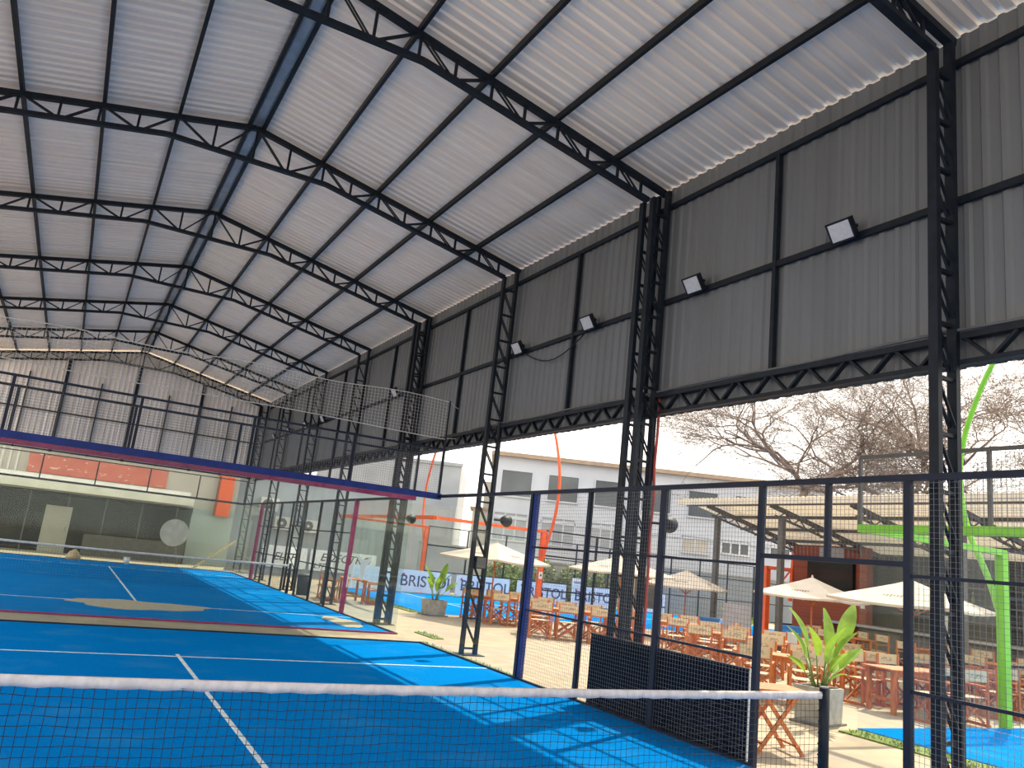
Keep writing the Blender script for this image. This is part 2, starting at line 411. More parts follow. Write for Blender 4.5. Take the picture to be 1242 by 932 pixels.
# ------------------------------------------------------------------ roof
YA, YB = -10.6, 33.0
ceil = root('ceiling', 'pitched roof of ribbed galvanised sheets on dark purlins', 'ceiling', (RX, 11, 8.0), kind='structure')
for s in (1, -1):
    for i, a in enumerate(OFF[:5]):
        if i == 0: a = .13
        x = RX + s * a; zt = ztop(x)
        bar(ceil, 'purlin', (x, YA, zt + .035), (x, YB, zt + .035), .055, .10, 'steel')
def profile(n=5, pitch=.2, h=.034):
    pts = []
    for i in range(n):
        b = i * pitch
        pts += [(b, 0), (b + .075, 0), (b + .1, h), (b + .15, h), (b + .175, 0)]
    pts.append((n * pitch, 0)); return pts
def sheet_mesh(name, m_, L, h=.034, th=.004):
    b = MB(); pr = profile(h=h); n = len(pr)
    for u in (0, L): b.v += [(u, p, q) for p, q in pr]
    for u in (0, L): b.v += [(u, p, q + th) for p, q in pr]
    for i in range(n - 1):
        b.f.append((i, n + i, n + i + 1, i + 1)); b.f.append((2 * n + i, 2 * n + i + 1, 3 * n + i + 1, 3 * n + i))
    return b.mesh(name, m_)
ang = math.atan(SLOPE)
SL = (5.92) / math.cos(ang)
rs = sheet_mesh('roof_sheet', 'roof', SL)
nsh = int(math.ceil(YB - YA))
for j in range(nsh):
    y = YA + j
    dz = .004 * (j % 2)
    # local x runs down the slope, local y along the hall
    mx = Matrix.Translation((RX + .02, y, RZ + .085 + dz)) @ Matrix.Rotation(ang, 4, 'Y')
    part(ceil, 'roof_sheet', rs, mx)
    mx = Matrix.Translation((RX - .02, y + 1, RZ + .085 + dz)) @ Matrix.Rotation(math.pi, 4, 'Z') @ Matrix.Rotation(ang, 4, 'Y')
    part(ceil, 'roof_sheet', rs, mx)
rg = MB()
rg.v = [(RX - .22, YA, RZ + .09), (RX, YA, RZ + .135), (RX + .22, YA, RZ + .09), (RX - .22, YB, RZ + .09), (RX, YB, RZ + .135), (RX + .22, YB, RZ + .09)]
rg.f = [(0, 1, 4, 3), (1, 2, 5, 4)]
part(ceil, 'ridge_cap', rg.mesh('ridge_cap', 'ridge'))
box(ceil, 'ridge_liner', RX - .07, RX + .07, YA, YB, RZ + .03, RZ + .045, 'ridge')

# ------------------------------------------------------------------ right wall cladding with girts
wr = root('wall_right', 'dark grey ribbed cladding above the patio opening', 'wall', (5.72, 11, 4.15), kind='structure')
ws = sheet_mesh('wall_sheet', 'clad', 3.785, .03)
for j in range(nsh):
    # local x -> up, local y -> along hall, local z -> inward (-x)
    mx = Matrix.Translation((5.725, YA + j, 4.19 + .004 * (j % 2)))
    rot = Matrix(((0, 0, -1, 0), (0, 1, 0, 0), (1, 0, 0, 0), (0, 0, 0, 1)))
    part(wr, 'wall_sheet', ws, mx @ rot)
for z in (7.62, 6.0):
    bar(wr, 'girt', (5.66, YA, z), (5.66, YB - .4, z), .05, .08, 'steel')
for k in range(-1, 7):
    y = Y0 + DY * k + 2.45
    bar(wr, 'wall_post', (5.66, y, 4.5), (5.66, y, 7.6), .07, .06, 'steel', (0, 1, 0))

# ------------------------------------------------------------------ gable wall
wb = root('wall_back', 'light grey ribbed gable wall with dark posts', 'wall', (RX, 32.85, 4.2), kind='structure')
for j in range(12):
    x0 = -6.2 + j; b = MB(); pr = profile(h=.03); n = len(pr)
    for p, q in pr: b.v.append((x0 + p, 32.86 - q, 4.2))
    for p, q in pr: b.v.append((x0 + p, 32.86 - q, ztop(x0 + p) + .02))
    b.f = [(i, i + 1, n + i + 1, n + i) for i in range(n - 1)]
    part(wb, 'wall_sheet', b.mesh('gable_sheet', 'gclad'))
for i, dx in enumerate((-5.4, -4.1, -2.75, -1.37, 0, 1.37, 2.75, 4.1, 5.4)):
    x = RX + dx; w = .13 if i % 2 == 0 else .05
    bar(wb, 'gable_post', (x, 32.76, 4.2), (x, 32.76, zbot(x) if i % 2 == 0 else 7.4), w, .08, 'steel', (0, 1, 0))
bar(wb, 'girt', (-5.6, 32.79, 5.88), (5.4, 32.79, 5.88), .07, .06, 'steel')
bar(wb, 'girt', (-5.6, 32.79, 4.25), (5.4, 32.79, 4.25), .07, .06, 'steel')

# ------------------------------------------------------------------ mesh and glass panels
def mesh_panel(par, axis, c, u0, u1, z0, z1, pitch=.05, wd=.0028, m_='wire', name='mesh_panel'):
    b = MB(); nu = max(1, round((u1 - u0) / pitch)); nz = max(1, round((z1 - z0) / pitch)); h = wd / 2
    for i in range(nu + 1):
        u = u0 + (u1 - u0) * i / nu
        b.box(c - h, c + h, u - h, u + h, z0, z1) if axis == 0 else b.box(u - h, u + h, c - h, c + h, z0, z1)
    for i in range(nz + 1):
        z = z0 + (z1 - z0) * i / nz
        b.box(c - h + wd, c + h + wd, u0, u1, z - h, z + h) if axis == 0 else b.box(u0, u1, c - h + wd, c + h + wd, z - h, z + h)
    return part(par, name, b.mesh(name, m_), kind='stuff')
def pane(par, axis, c, u0, u1, z0, z1, m_='glass', t=.012):
    g = .006
    if axis == 0: b = MB().box(c - t / 2, c + t / 2, u0 + g, u1 - g, z0, z1)
    else: b = MB().box(u0 + g, u1 - g, c - t / 2, c + t / 2, z0, z1)
    o = part(par, 'glass_pane', b.mesh('glass_pane', m_))
    return o
def vpost(par, x, y, z0, z1, w, d, m_): return bar(par, 'post', (x, y, z0), (x, y, z1), w, d, m_, (0, 1, 0))

def end_wall(y, yout, m_rail, label, far=False, gm='glass'):
    """glass end wall of an indoor court with one metre of mesh above"""
    t = root('glass_end_wall', label, 'glass wall', (0, y, 0))
    for i in range(5): pane(t, 1, y, -5 + 2 * i, -3 + 2 * i, .03, 2.96, gm)
    bar(t, 'top_rail', (-5.05, y, 3.0), (5.05, y, 3.0), .10, .08 if far else .125, m_rail)
    bar(t, 'mesh_rail', (-5.05, y, 4.0), (5.05, y, 4.0), .05, .04, 'darknavy')
    bar(t, 'base_rail', (-5.05, y, .02), (5.05, y, .02), .05, .03, m_rail if m_rail == 'maroon' else 'darknavy')
    for i in range(6): vpost(t, -5 + 2 * i, y + yout, 3.0, 4.0, .05, .04, 'darknavy')
    mesh_panel(t, 1, y, -5, 5, 3.05, 4.0, .05 if not far else .1, .0032)
    return t
end_wall(10.0, .0, 'navy', 'glass end wall with thick navy top rail, before the strip between the courts')
end_wall(11.4, .0, 'maroon', 'glass end wall with magenta top rail, behind the navy railed one')
end_wall(31.4, .0, 'darknavy', 'glass end wall of the second court near the gable', True)

def side_fence(yc, s_near, main, glasspost, label, doors_y):
    """side of a court: 4 m of glass at each end, mesh between, door gap at the net"""
    x = 5.0
    t = root('court_fence', label, 'fence', (x, yc, 0))
    ys = [yc + d for d in (-6, -4.3, -2.6, -.9, .9, 2.6, 4.3, 6)]
    bar(t, 'top_rail', (x, yc - 10, 3.0), (x, yc + 10, 3.0), .06, .06, 'darknavy')
    for y in ys:
        edge = abs(abs(y - yc) - 6) < .01
        thick = abs(abs(y - yc) - 2.6) < .01
        if edge:
            vpost(t, x, y, 0, 3.0, .07 if yc < 5 else .10, .08 if yc < 5 else .12, 'darknavy' if yc < 5 else 'maroon'); vpost(t, x + .02, y + (.09 if y > yc else -.09) * -1, 0, 3.0, .08, .07, glasspost)
        else: vpost(t, x, y, 0, 3.0, .06, .09 if thick else .07, main)
    vpost(t, x, yc, 2.2, 3.0, .05, .05, main)
    bar(t, 'door_lintel', (x, yc - .9, 2.2), (x, yc + .9, 2.2), .05, .05, main)
    for a, b in zip(ys[:3], ys[1:4]):
        for q in ((a, b), (2 * yc - b, 2 * yc - a)):
            for z in (1.1, 2.1): bar(t, 'fence_rail', (x, q[0], z), (x, q[1], z), .035, .03, main)
            mesh_panel(t, 0, x, q[0], q[1], .03, 3.0)
    mesh_panel(t, 0, x, yc - .9, yc + .9, 2.22, 3.0)
    bar(t, 'base_rail', (x, yc + .9, .02), (x, yc + 10, .02), .04, .04, 'darknavy'); bar(t, 'base_rail', (x, yc - 10, .02), (x, yc - .9, .02), .04, .04, 'darknavy')
    for d in (6, 8): pane(t, 0, x, yc + d, yc + d + 2, .04, 2.97, 'clear'); pane(t, 0, x, yc - d - 2, yc - d, .04, 2.97, 'clear' if yc < 5 else 'glass')
    return t
side_fence(0.0, 1, 'darknavy', 'navy', 'wire mesh and glass court fence with navy posts beside the patio', None)
side_fence(21.4, 1, 'steel', 'maroon', 'wire mesh and glass court fence with a magenta post', None)

# white safety net above the navy end wall
sn = root('safety_net', 'white string safety net hung above the navy railed glass wall', 'net', (0, 10, 4.25))
b = MB()
for i in range(141):
    x = -5 + 10 * i / 140; b.box(x - .0022, x + .0022, 9.998, 10.002, 4.25 + .02 * math.sin(x), 4.92 + .015 * (x + 5) + .03 * math.sin(2 * x))
for i in range(13):
    f = i / 12; pts = [(-5 + .5 * j, 10.0, (4.25 + .02 * math.sin(-5 + .5 * j)) * (1 - f) + f * (4.92 + .0075 * j + .03 * math.sin(2 * (-5 + .5 * j)))) for j in range(21)]
    b.tube(pts, .0022, 3, False)
part(sn, 'netting', b.mesh('netting', 'netwhite'), kind='stuff')
for f in (0, 1):
    pts = [(-5 + .25 * j, 10.0, (4.25 + .02 * math.sin(-5 + .25 * j)) if not f else 4.92 + .00375 * j + .03 * math.sin(2 * (-5 + .25 * j))) for j in range(41)]
    part(sn, 'edge_cord', MB().tube(pts, .009, 5).mesh('edge_cord', 'netwhite'))
part(sn, 'tie', MB().tube([(5, 10, 4.25), (5.15, 10.05, 4.28), (5.28, 10.1, 4.3)], .006, 5).mesh('tie', 'netwhite'))
part(sn, 'tie', MB().tube([(5, 10, 5.06), (5.12, 10.05, 5.0), (5.27, 10.1, 4.96)], .006, 5).mesh('tie', 'netwhite'))
vpost(sn, 5.0, 10.0, 4.0, 5.08, .03, .03, 'steel')
vpost(sn, -5.0, 10.0, 4.0, 5.0, .03, .03, 'steel')

# ------------------------------------------------------------------ court nets
def court_net(yc, label, pitch):
    t = root('court_net', label, 'net', (0, yc, 0))
    sag = lambda x: .93 - .045 * (1 - (x / 5) ** 2)
    rnd = random.Random(3); b = MB(); n = int(9.96 / pitch); h = .0021
    rows = int(.86 / (pitch * .93))
    wob = lambda x, z: .006 * math.sin(x * 7 + z * 9) + .004 * math.sin(x * 23 + z * 31)
    for i in range(n + 1):
        x = -4.98 + 9.96 * i / n; zt = sag(x) - .06
        zs = [.03 + (zt - .03) * k / 4 for k in range(5)]
        b.tube([(x + wob(x, z) + .02 * (zt - z), yc + .01 * math.sin(x * 2), z) for z in zs], h, 4, False)
    for k in range(rows + 1):
        pts = []
        for j in range(101):
            x = -4.98 + 9.96 * j / 100; zt = sag(x) - .06
            pts.append((x, yc + .01 * math.sin(x * 2), .03 + (zt - .03) * k / rows + wob(x * .8 + 1, k * .05)))
        b.tube(pts, h, 4, False)
    part(t, 'net_mesh', b.mesh('net_mesh', 'netblack'), kind='stuff')
    bd = MB(); N = 160
    for j in range(N + 1):
        x = -5 + 10 * j / N; z = sag(x); w1 = .003 * math.sin(x * 19) + .003 * math.sin(x * 41 + 1); w2 = .004 * math.sin(x * 27 + 2)
        for (dy, dz) in ((-.012 + w1, -.066 + w2), (-.017 + w2, -.03 + w1), (-.010, -.004 + w1), (.010, 0), (.017 - w1, -.03), (.012, -.066 + w1)):
            bd.v.append((x, yc + dy, z + dz))
    for j in range(N):
        for q in range(6): bd.f.append((j * 6 + q, j * 6 + (q + 1) % 6, j * 6 + 6 + (q + 1) % 6, j * 6 + 6 + q))
    part(t, 'net_band', bd.mesh('net_band', 'band', True))
    for s in (-1, 1):
        p = part(t, 'net_post', MB().tube([(s * 5.0, yc, 0), (s * 5.0, yc, .96)], .05, 16).mesh('net_post', 'steel', True))
        part(p, 'post_cap', MB().tube([(s * 5.0, yc, .96), (s * 5.0, yc, .975)], .045, 16).mesh('post_cap', 'wire'))
        part(p, 'lacing_cord', MB().tube([(s * (4.94 + .012 * (i % 2)), yc + .02 * (-1) ** i, .05 + .05 * i) for i in range(17)], .004, 4).mesh('lacing_cord', 'netblack'))
    return t
court_net(0.0, 'black court net with a white top band, before the navy glass wall', .062)
court_net(21.4, 'court net on the second court between the magenta frames', .08)

# black windscreen fixed to the outside of the near fence
scn = root('windscreen', 'black fabric windscreen fixed low on the mesh fence', 'screen', (5.1, 2.6, 0))
b = MB(); N = 60
for j in range(N + 1):
    y = 1.06 + 3.04 * j / N; dx = .006 * math.sin(y * 9)
    b.v += [(5.07 + dx, y, .03), (5.07 + dx, y, .955), (5.078 + dx, y, .03), (5.078 + dx, y, .955)]
for j in range(N):
    a = 4 * j; b.f += [(a, a + 4, a + 5, a + 1), (a + 2, a + 3, a + 7, a + 6), (a + 1, a + 5, a + 7, a + 3), (a, a + 2, a + 6, a + 4)]
part(scn, 'fabric', b.mesh('fabric', 'rubber'))
bar(scn, 'hem_bar', (5.075, 1.05, .96), (5.075, 4.11, .96), .03, .02, 'steel')
vpost(scn, 5.075, 1.05, 0, .97, .02, .015, 'white'); bar(scn, 'hem_bar', (5.075, 1.05, .025), (5.075, 4.11, .025), .03, .015, 'steel')
#PART2
# ------------------------------------------------------------------ floodlights, speakers, cables
def floodlight(y, label):
    t = root('floodlight', label, 'floodlight', (5.5, y, 6.0), group='floodlights on the middle wall rail')
    mx = Matrix.Translation((5.50, y, 6.05)) @ Matrix.Rotation(R(-32), 4, 'Y')
    # local -x looks into the hall
    part(t, 'housing', MB().box(-.02, .05, -.17, .17, -.13, .13).mesh('housing', 'steel'), mx)
    part(t, 'lens', MB().box(-.026, -.018, -.145, .145, -.105, .105).mesh('lens', 'lamp'), mx)
    fr = MB().box(-.03, -.016, -.17, .17, .108, .13).box(-.03, -.016, -.17, .17, -.13, -.108).box(-.03, -.016, -.17, -.148, -.13, .13).box(-.03, -.016, .148, .17, -.13, .13)
    part(t, 'bezel', fr.mesh('bezel', 'steel'), mx)
    b = MB().box(.04, .07, -.18, -.165, -.02, .02).box(.04, .07, .165, .18, -.02, .02).box(.055, .07, -.18, .18, -.02, .02).box(.06, .17, -.03, .03, -.025, .025)
    part(t, 'bracket', b.mesh('bracket', 'steel'), mx)
fl_labels = ['square floodlight with white lens beside the column by the door gap', 'square floodlight with white lens between the two nearest patio columns', 'square floodlight with looping cable on the wall rail',
             'square floodlight where the looping cable ends, next to a column', 'small floodlight seen through the white safety net']
fys = [.31, 2.88, 5.6, 8.12, 15.08, 22.3, 24.65, 27.3, 30.0]
for i, y in enumerate(fys):
    floodlight(y, fl_labels[i] if i < 5 else 'small floodlight far down the wall near the gable')
cab = MB().tube([(5.6, 5.75 + .25 * i, 5.95 - .75 * math.sin(math.pi * min(1, i / 9.)) * .45) for i in range(10)], .012, 6)
single('power_cable', cab.mesh('power_cable', 'steel'), 'black cable looping between two floodlights on the wall', 'cable')
cab = MB().tube([(5.58, -4.5 + .5 * i, 4.555 + .012 * math.sin(i)) for i in range(30)], .018, 6)
single('conduit_pipe', cab.mesh('conduit_pipe', 'wire', True), 'pale conduit pipe lying along the zigzag beam', 'pipe')
for k, lab in ((0, 'white junction box on the beam at the column by the door gap'), (1, 'white junction box on the beam at the column with red hose')):
    b = MB().box(5.50, 5.56, TY[k] + .1, TY[k] + .2, 4.52, 4.62)
    jb = root('junction_box', lab, 'box', (5.53, TY[k] + .15, 4.52))
    part(jb, 'case', b.mesh('case', 'white')); part(jb, 'lid', MB().box(5.494, 5.5, TY[k] + .095, TY[k] + .205, 4.515, 4.625).mesh('lid', 'white'))
    part(jb, 'wire_loop', MB().tube([(5.53, TY[k] + .15, 4.52), (5.45, TY[k] + .12, 4.4), (5.5, TY[k] + .1, 4.28)], .01, 5).mesh('wire_loop', 'wire'))
hs = MB().tube([(5.62 + .006 * math.sin(i * .7), TY[1] - .208 + .006 * math.sin(i), 4.5 - .14 * i) for i in range(30)], .022, 8)
single('red_hose', hs.mesh('red_hose', 'red', True), 'red hose hanging down the lattice column', 'hose')
def speaker(y, side, label):
    t = root('loudspeaker', label, 'speaker', (5.72, y, 2.6), group='round speakers on columns')
    mx = Matrix.Translation((5.86, y + side * .12, 2.6)) @ Matrix.Rotation(R(35), 4, 'Z')
    b = MB(); b.tube([(0, 0, 0), (.02, 0, 0), (.14, 0, 0), (.22, 0, 0)], [.11, .125, .09, .05], 18)
    part(t, 'horn', b.mesh('horn', 'steel', True), mx @ Matrix.Rotation(math.pi, 4, 'Z'))
    part(t, 'grille', MB().tube([(.0, 0, 0), (.012, 0, 0)], .105, 18).mesh('grille', 'gsteel'), mx)
    part(t, 'arm', MB().tube([(5.62, y, 2.6), (5.72, y + side * .1, 2.6)], .02, 6).mesh('arm', 'steel'))
speaker(TY[3] - .1, .6, 'round black loudspeaker on the column behind the glass corner')
speaker(TY[2] - .1, -1, 'round black loudspeaker on the column beside the glass side wall')
speaker(TY[1] - .22, -1, 'round black loudspeaker on the column with the red hose')
eb = root('breaker_box', 'small black breaker box on the column by the glass side wall', 'box', (5.44, TY[2], 1.6))
part(eb, 'case', MB().box(5.32, 5.56, TY[2] - .12, TY[2] + .04, 1.62, 1.86).mesh('case', 'steel'))
part(eb, 'door', MB().box(5.34, 5.54, TY[2] - .13, TY[2] - .12, 1.64, 1.84).mesh('door', 'gsteel'))

# ------------------------------------------------------------------ outdoor courts: frames, glass, arches
ARCH = [(1.55, 0), (2.2, .15), (2.6, .30), (3.1, .52), (3.6, .66), (4.15, .72), (4.6, .70), (5.1, .60), (5.6, .42), (6.1, .20), (6.6, -.10), (7.1, -.5), (7.5, -.95)]
def arch_off(z):
    i = max(j for j in range(len(ARCH) - 1) if ARCH[j][0] <= z + 1e-6)
    P_ = [ARCH[max(0, min(len(ARCH) - 1, i + d))][1] for d in (-1, 0, 1, 2)]
    t = (z - ARCH[i][0]) / (ARCH[i + 1][0] - ARCH[i][0])
    return .5 * (2 * P_[1] + (P_[2] - P_[0]) * t + (2 * P_[0] - 5 * P_[1] + 4 * P_[2] - P_[3]) * t * t + (3 * P_[1] - P_[0] - 3 * P_[2] + P_[3]) * t ** 3)
def outdoor_court(xa, y_near, y_far, color, cname, mesh_up):
    """back wall at x = xa; near and far long sides with 4 m of glass then black mesh fence"""
    xp = xa + 4.0 if color == 'orange' else xa + 3.7
    zt = 2.9
    t = root('glass_back_wall', f'glass back wall with {cname} top rail facing the hall', 'glass wall', (xa, (y_near + y_far) / 2, 0))
    ya, yb = min(y_near, y_far), max(y_near, y_far)
    n = 5
    for i in range(n): pane(t, 0, xa, ya + (yb - ya) * i / n, ya + (yb - ya) * (i + 1) / n, .02, zt - .06, 'clear')
    bar(t, 'top_rail', (xa, ya, zt), (xa, yb, zt), .12, .12, color)
    if mesh_up:
        bar(t, 'upper_rail', (xa, ya, 4.0), (xa, yb, 4.0), .05, .05, 'gsteel')
        for i in range(n + 1): vpost(t, xa, ya + 2 * i, zt, 4.0, .05, .05, 'gsteel')
        mesh_panel(t, 0, xa, ya, yb, zt, 4.0, .06, .004)
    for y, side in ((y_near, 'patio'), (y_far, 'banner')):
        f = root('glass_return', f'glass return with {cname} post and arched lamp pole on the {side} side', 'glass wall', (xa, y, 0))
        for i in range(2): pane(f, 1, y, xa + i * (xp - xa) / 2, xa + (i + 1) * (xp - xa) / 2, .02, zt - .06, 'clear')
        bar(f, 'top_rail', (xa, y, zt), (xp + .1, y, zt), .10, .10, color)
        bar(f, 'post', (xp, y, 0), (xp, y, zt - .05), .16, .14, color, (0, 1, 0))
        s = -1 if (y == min(y_near, y_far)) else 1         # bows outwards, over the outside of the court
        zs_ = [ARCH[0][0] + (ARCH[-1][0] - ARCH[0][0]) * i / 36 for i in range(37)]
        pts = [(xp, y + s * arch_off(z_), z_) for z_ in zs_]
        part(f, 'arch_pole', MB().tube(pts, [.055 - .012 * i / len(pts) for i in range(len(pts))], 10).mesh('arch_pole', color, True))
    return xp
XO = outdoor_court(8.3, 17.6, 27.6, 'orange', 'orange', False)
XG = outdoor_court(8.85, 2.6, -7.4, 'green', 'lime green', True)
def black_fence(y, x0, x1, label, hgt=2.95):
    t = root('mesh_fence', label, 'fence', ((x0 + x1) / 2, y, 0))
    n = round((x1 - x0) / 2.0)
    for i in range(n + 1): vpost(t, x0 + (x1 - x0) * i / n, y, 0, hgt, .06, .06, 'steel')
    for z in (hgt, hgt * .72, 1.0): bar(t, 'rail', (x0, y, z), (x1, y, z), .04, .045, 'steel')
    mesh_panel(t, 1, y, x0, x1, .05, hgt, .1, .003, 'gsteel')
black_fence(17.6, XO + .1, 16.6, 'black mesh fence between the patio tables and the orange court')
black_fence(27.6, XO + .1, 36.3, 'black mesh fence behind the blue advertising banners')
black_fence(2.6, XG + .1, 16.6, 'black mesh fence beside the lime green post')

# grass edging
for a, lab in (((8.25, 8.74, -6, 2.45), 'green grass strip along the lime green glass wall'), ((7.85, 8.2, 17.5, 28), 'green grass strip along the orange court wall'), ((5.7, 5.95, 10.9, 12.0), 'small green grass wedge by the glass corner'), ((5.08, 5.15, 6.2, 10.2), 'thin grass line at the foot of the glass side wall'), ((10, 26.2, 27.7, 28.9), 'grass verge under the blue advertising banners')):
    g = MB().box(a[0], a[1], a[2], a[3], 0, .02); rnd = random.Random(5)
    nb = int(min(1800, 260 * (a[1] - a[0]) * (a[3] - a[2])))
    for i in range(nb):
        x, y = rnd.uniform(a[0], a[1]), rnd.uniform(a[2], a[3]); w = rnd.uniform(0, 6.28); h = rnd.uniform(.03, .06)
        g.poly([(x - .008 * math.cos(w), y - .008 * math.sin(w), .02), (x + .008 * math.cos(w), y + .008 * math.sin(w), .02), (x + .02 * math.sin(w), y + .02 * math.cos(w), .02 + h)])
    single('grass', g.mesh('grass', 'grass'), lab, 'grass', kind='stuff')

# ------------------------------------------------------------------ banners with lettering
def lettering(par, txt, loc, size, m_, shear=0., rx=90, width=None, ext=.003):
    cu = bpy.data.curves.new('lettering', 'FONT'); cu.body = txt; cu.size = size; cu.extrude = ext; cu.align_x = 'CENTER'; cu.align_y = 'CENTER'; cu.shear = shear
    cu.offset = .008 * size
    tmp = bpy.data.objects.new('tmp', cu); COL.objects.link(tmp); bpy.context.view_layer.update()
    me = bpy.data.meshes.new_from_object(tmp.evaluated_get(bpy.context.evaluated_depsgraph_get()))
    bpy.data.objects.remove(tmp); me.materials.clear(); me.materials.append(M[m_])
    o = bpy.data.objects.new('lettering', me); COL.objects.link(o); o.parent = par
    o.matrix_basis = inv(par) @ Matrix.Translation(loc) @ Matrix.Rotation(R(rx), 4, 'X') @ Matrix.Diagonal((width or 1, 1, 1, 1))
    return o
def banner(name, x0, x1, y, z0, z1, txts, m_b, label, group):
    t = root(name, label, 'banner', ((x0 + x1) / 2, y, z0), group=group)
    part(t, 'sheet', MB().box(x0, x1, y - .008, y, z0, z1).mesh('sheet', m_b))
    for e in ((x0, z0), (x0, z1), (x1, z0), (x1, z1)):
        part(t, 'eyelet', MB().tube([(e[0] + (.05 if e[0] == x0 else -.05), y - .012, e[1] + (.05 if e[1] == z0 else -.05)), (e[0] + (.05 if e[0] == x0 else -.05), y - .008, e[1] + (.05 if e[1] == z0 else -.05))], .02, 8).mesh('eyelet', 'gsteel'))
    for (tx, cx, cz, s, mm, sh, wd) in txts: lettering(t, tx, (cx, y - .014, cz), s, mm, sh, 90, wd)
    return t
for i, (a, b_) in enumerate(((11.2, 13.75), (14.0, 16.75), (17.15, 19.9), (20.2, 22.9), (23.3, 26.0))):
    t = banner('advertising_banner', a, b_, 27.53, .05, .98, [('BRISTOL', (a + b_) / 2 + .12, .50, .66, 'text', 0, 1.02)], 'banner', 'pale blue BRISTOL banner hung on the court fence, ' + ['behind the lone potted plant', 'beside the black breaker box column', 'behind the orange arch post', 'behind the white parasol tables', 'beside the grey wall'][i], 'BRISTOL banners')
    cx = a + .26
    part(t, 'logo_mark', MB().tube([(cx, 27.515, .78), (cx, 27.522, .78)], .06, 10).mesh('logo_mark', 'redmark'))
banner('advertising_banner', 9.1, 11.0, 27.53, .02, .98, [], 'wbanner', 'plain white banner beside the BRISTOL banners', 'BRISTOL banners')
for i, (a, b_, tx) in enumerate(((6.55, 8.7, 'FUNES'), (8.85, 12.2, 'EDECTRO'))):
    banner('wall_banner', a, b_, 33.3, .35, 1.35, [(tx, (a + b_) / 2 + .1, 1.0, .52, 'textblack', .25, 1.1), ('LTF', a + .5, .58, .36, 'textblack', .25, 1)] if i else [('ELTF', (a + b_) / 2, .85, .5, 'textblack', .25, 1)], 'wbanner', ['white banner with black slanted letters at the gable corner', 'white banner reading EDECTRO in slanted letters'][i], 'white banners on the boundary wall')

# ------------------------------------------------------------------ boundary walls and far buildings
def simple_wall(name, x0, x1, y0, y1, z1, m_, label):
    t = root(name, label, 'wall', ((x0 + x1) / 2, (y0 + y1) / 2, 0))
    part(t, 'wall_body', MB().box(x0, x1, y0, y1, 0, z1).mesh('wall_body', m_))
    part(t, 'coping', MB().box(x0 - .03, x1 + .03, y0 - .04, y1 + .04, z1, z1 + .08).mesh('coping', 'conc'))
    return t
simple_wall('boundary_wall', 5.05, 13.5, 33.4, 33.65, 4.4, 'grey', 'grey boundary wall carrying white banners')
simple_wall('boundary_wall', 13.5, 16.1, 30.9, 31.1, 2.2, 'grey', 'grey boundary wall behind the BRISTOL banners')
simple_wall('boundary_wall', 17.4, 26.3, 31.0, 31.2, 1.9, 'beige', 'beige boundary wall behind the hedge')
simple_wall('boundary_wall', 26.4, 44, 28.5, 28.7, 2.3, 'bluegrey', 'blue grey panel wall beyond the end of the BRISTOL banners')
def aircon(x, y, z, label):
    t = root('air_conditioner', label, 'air conditioner', (x, y, z), group='outdoor air conditioners')
    part(t, 'casing', MB().box(x - .42, x + .42, y - .16, y + .14, z, z + .6).mesh('casing', 'ac'))
    rg = MB().tube([(x - .1, y - .175, z + .3), (x - .1, y - .162, z + .3)], .24, 18)
    part(t, 'fan_grille', rg.mesh('fan_grille', 'gsteel'))
    part(t, 'fan_hub', MB().tube([(x - .1, y - .185, z + .3), (x - .1, y - .175, z + .3)], .07, 12).mesh('fan_hub', 'ac'))
    part(t, 'bracket', MB().box(x - .35, x - .3, y - .1, y + .24, z - .05, z).mesh('bracket', 'gsteel')); part(t, 'bracket', MB().box(x + .3, x + .35, y - .1, y + .24, z - .05, z).mesh('bracket', 'gsteel'))
# far shop building behind the gable, seen through the glass
sb = root('shop_building', 'low shop building with dark front and white awning beyond the gable', 'building', (0, 38, 0))
part(sb, 'wall', MB().box(-14, 5.9, 36.4, 42, 2.66, 5.6).mesh('wall', 'beige'))
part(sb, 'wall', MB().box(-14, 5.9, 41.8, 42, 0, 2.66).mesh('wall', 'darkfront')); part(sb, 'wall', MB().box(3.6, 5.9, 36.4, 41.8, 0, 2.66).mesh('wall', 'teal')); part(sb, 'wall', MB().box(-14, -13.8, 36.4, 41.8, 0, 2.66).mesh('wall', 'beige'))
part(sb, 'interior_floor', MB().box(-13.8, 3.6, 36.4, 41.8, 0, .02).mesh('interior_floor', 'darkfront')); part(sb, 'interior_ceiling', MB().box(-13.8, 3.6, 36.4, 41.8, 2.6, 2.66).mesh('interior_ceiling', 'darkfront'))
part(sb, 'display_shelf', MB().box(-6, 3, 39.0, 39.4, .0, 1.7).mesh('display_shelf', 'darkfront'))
part(sb, 'shop_front', MB().box(-13, 3.55, 36.30, 36.32, 0, 2.66).mesh('shop_front', 'clear'))
for i in range(8): part(sb, 'mullion', MB().box(-8 + 1.55 * i, -7.94 + 1.55 * i, 36.22, 36.3, 0, 2.66).mesh('mullion', 'gsteel'))
aw = part(sb, 'awning', MB().box(-13.5, 3.4, 35.2, 36.4, 2.74, 3.04).mesh('awning', 'cream'))
part(aw, 'fascia', MB().box(-13.5, 3.42, 35.12, 35.2, 2.72, 3.06).mesh('fascia', 'cream'))
part(aw, 'upper_slab', MB().box(-13.5, 3.3, 35.9, 36.4, 3.04, 3.36).mesh('upper_slab', 'white'))
part(sb, 'sign_panel', MB().box(-3.72, 2.15, 36.32, 36.4, 3.42, 4.3).mesh('sign_panel', 'sign'), label='red sign panel with worn white marks')
for i in range(9):
    part(sb, 'wall_rib', MB().box(-6.6 + .3 * i, -6.52 + .3 * i, 36.36, 36.4, 3.4, 5.5).mesh('wall_rib', 'ac'))
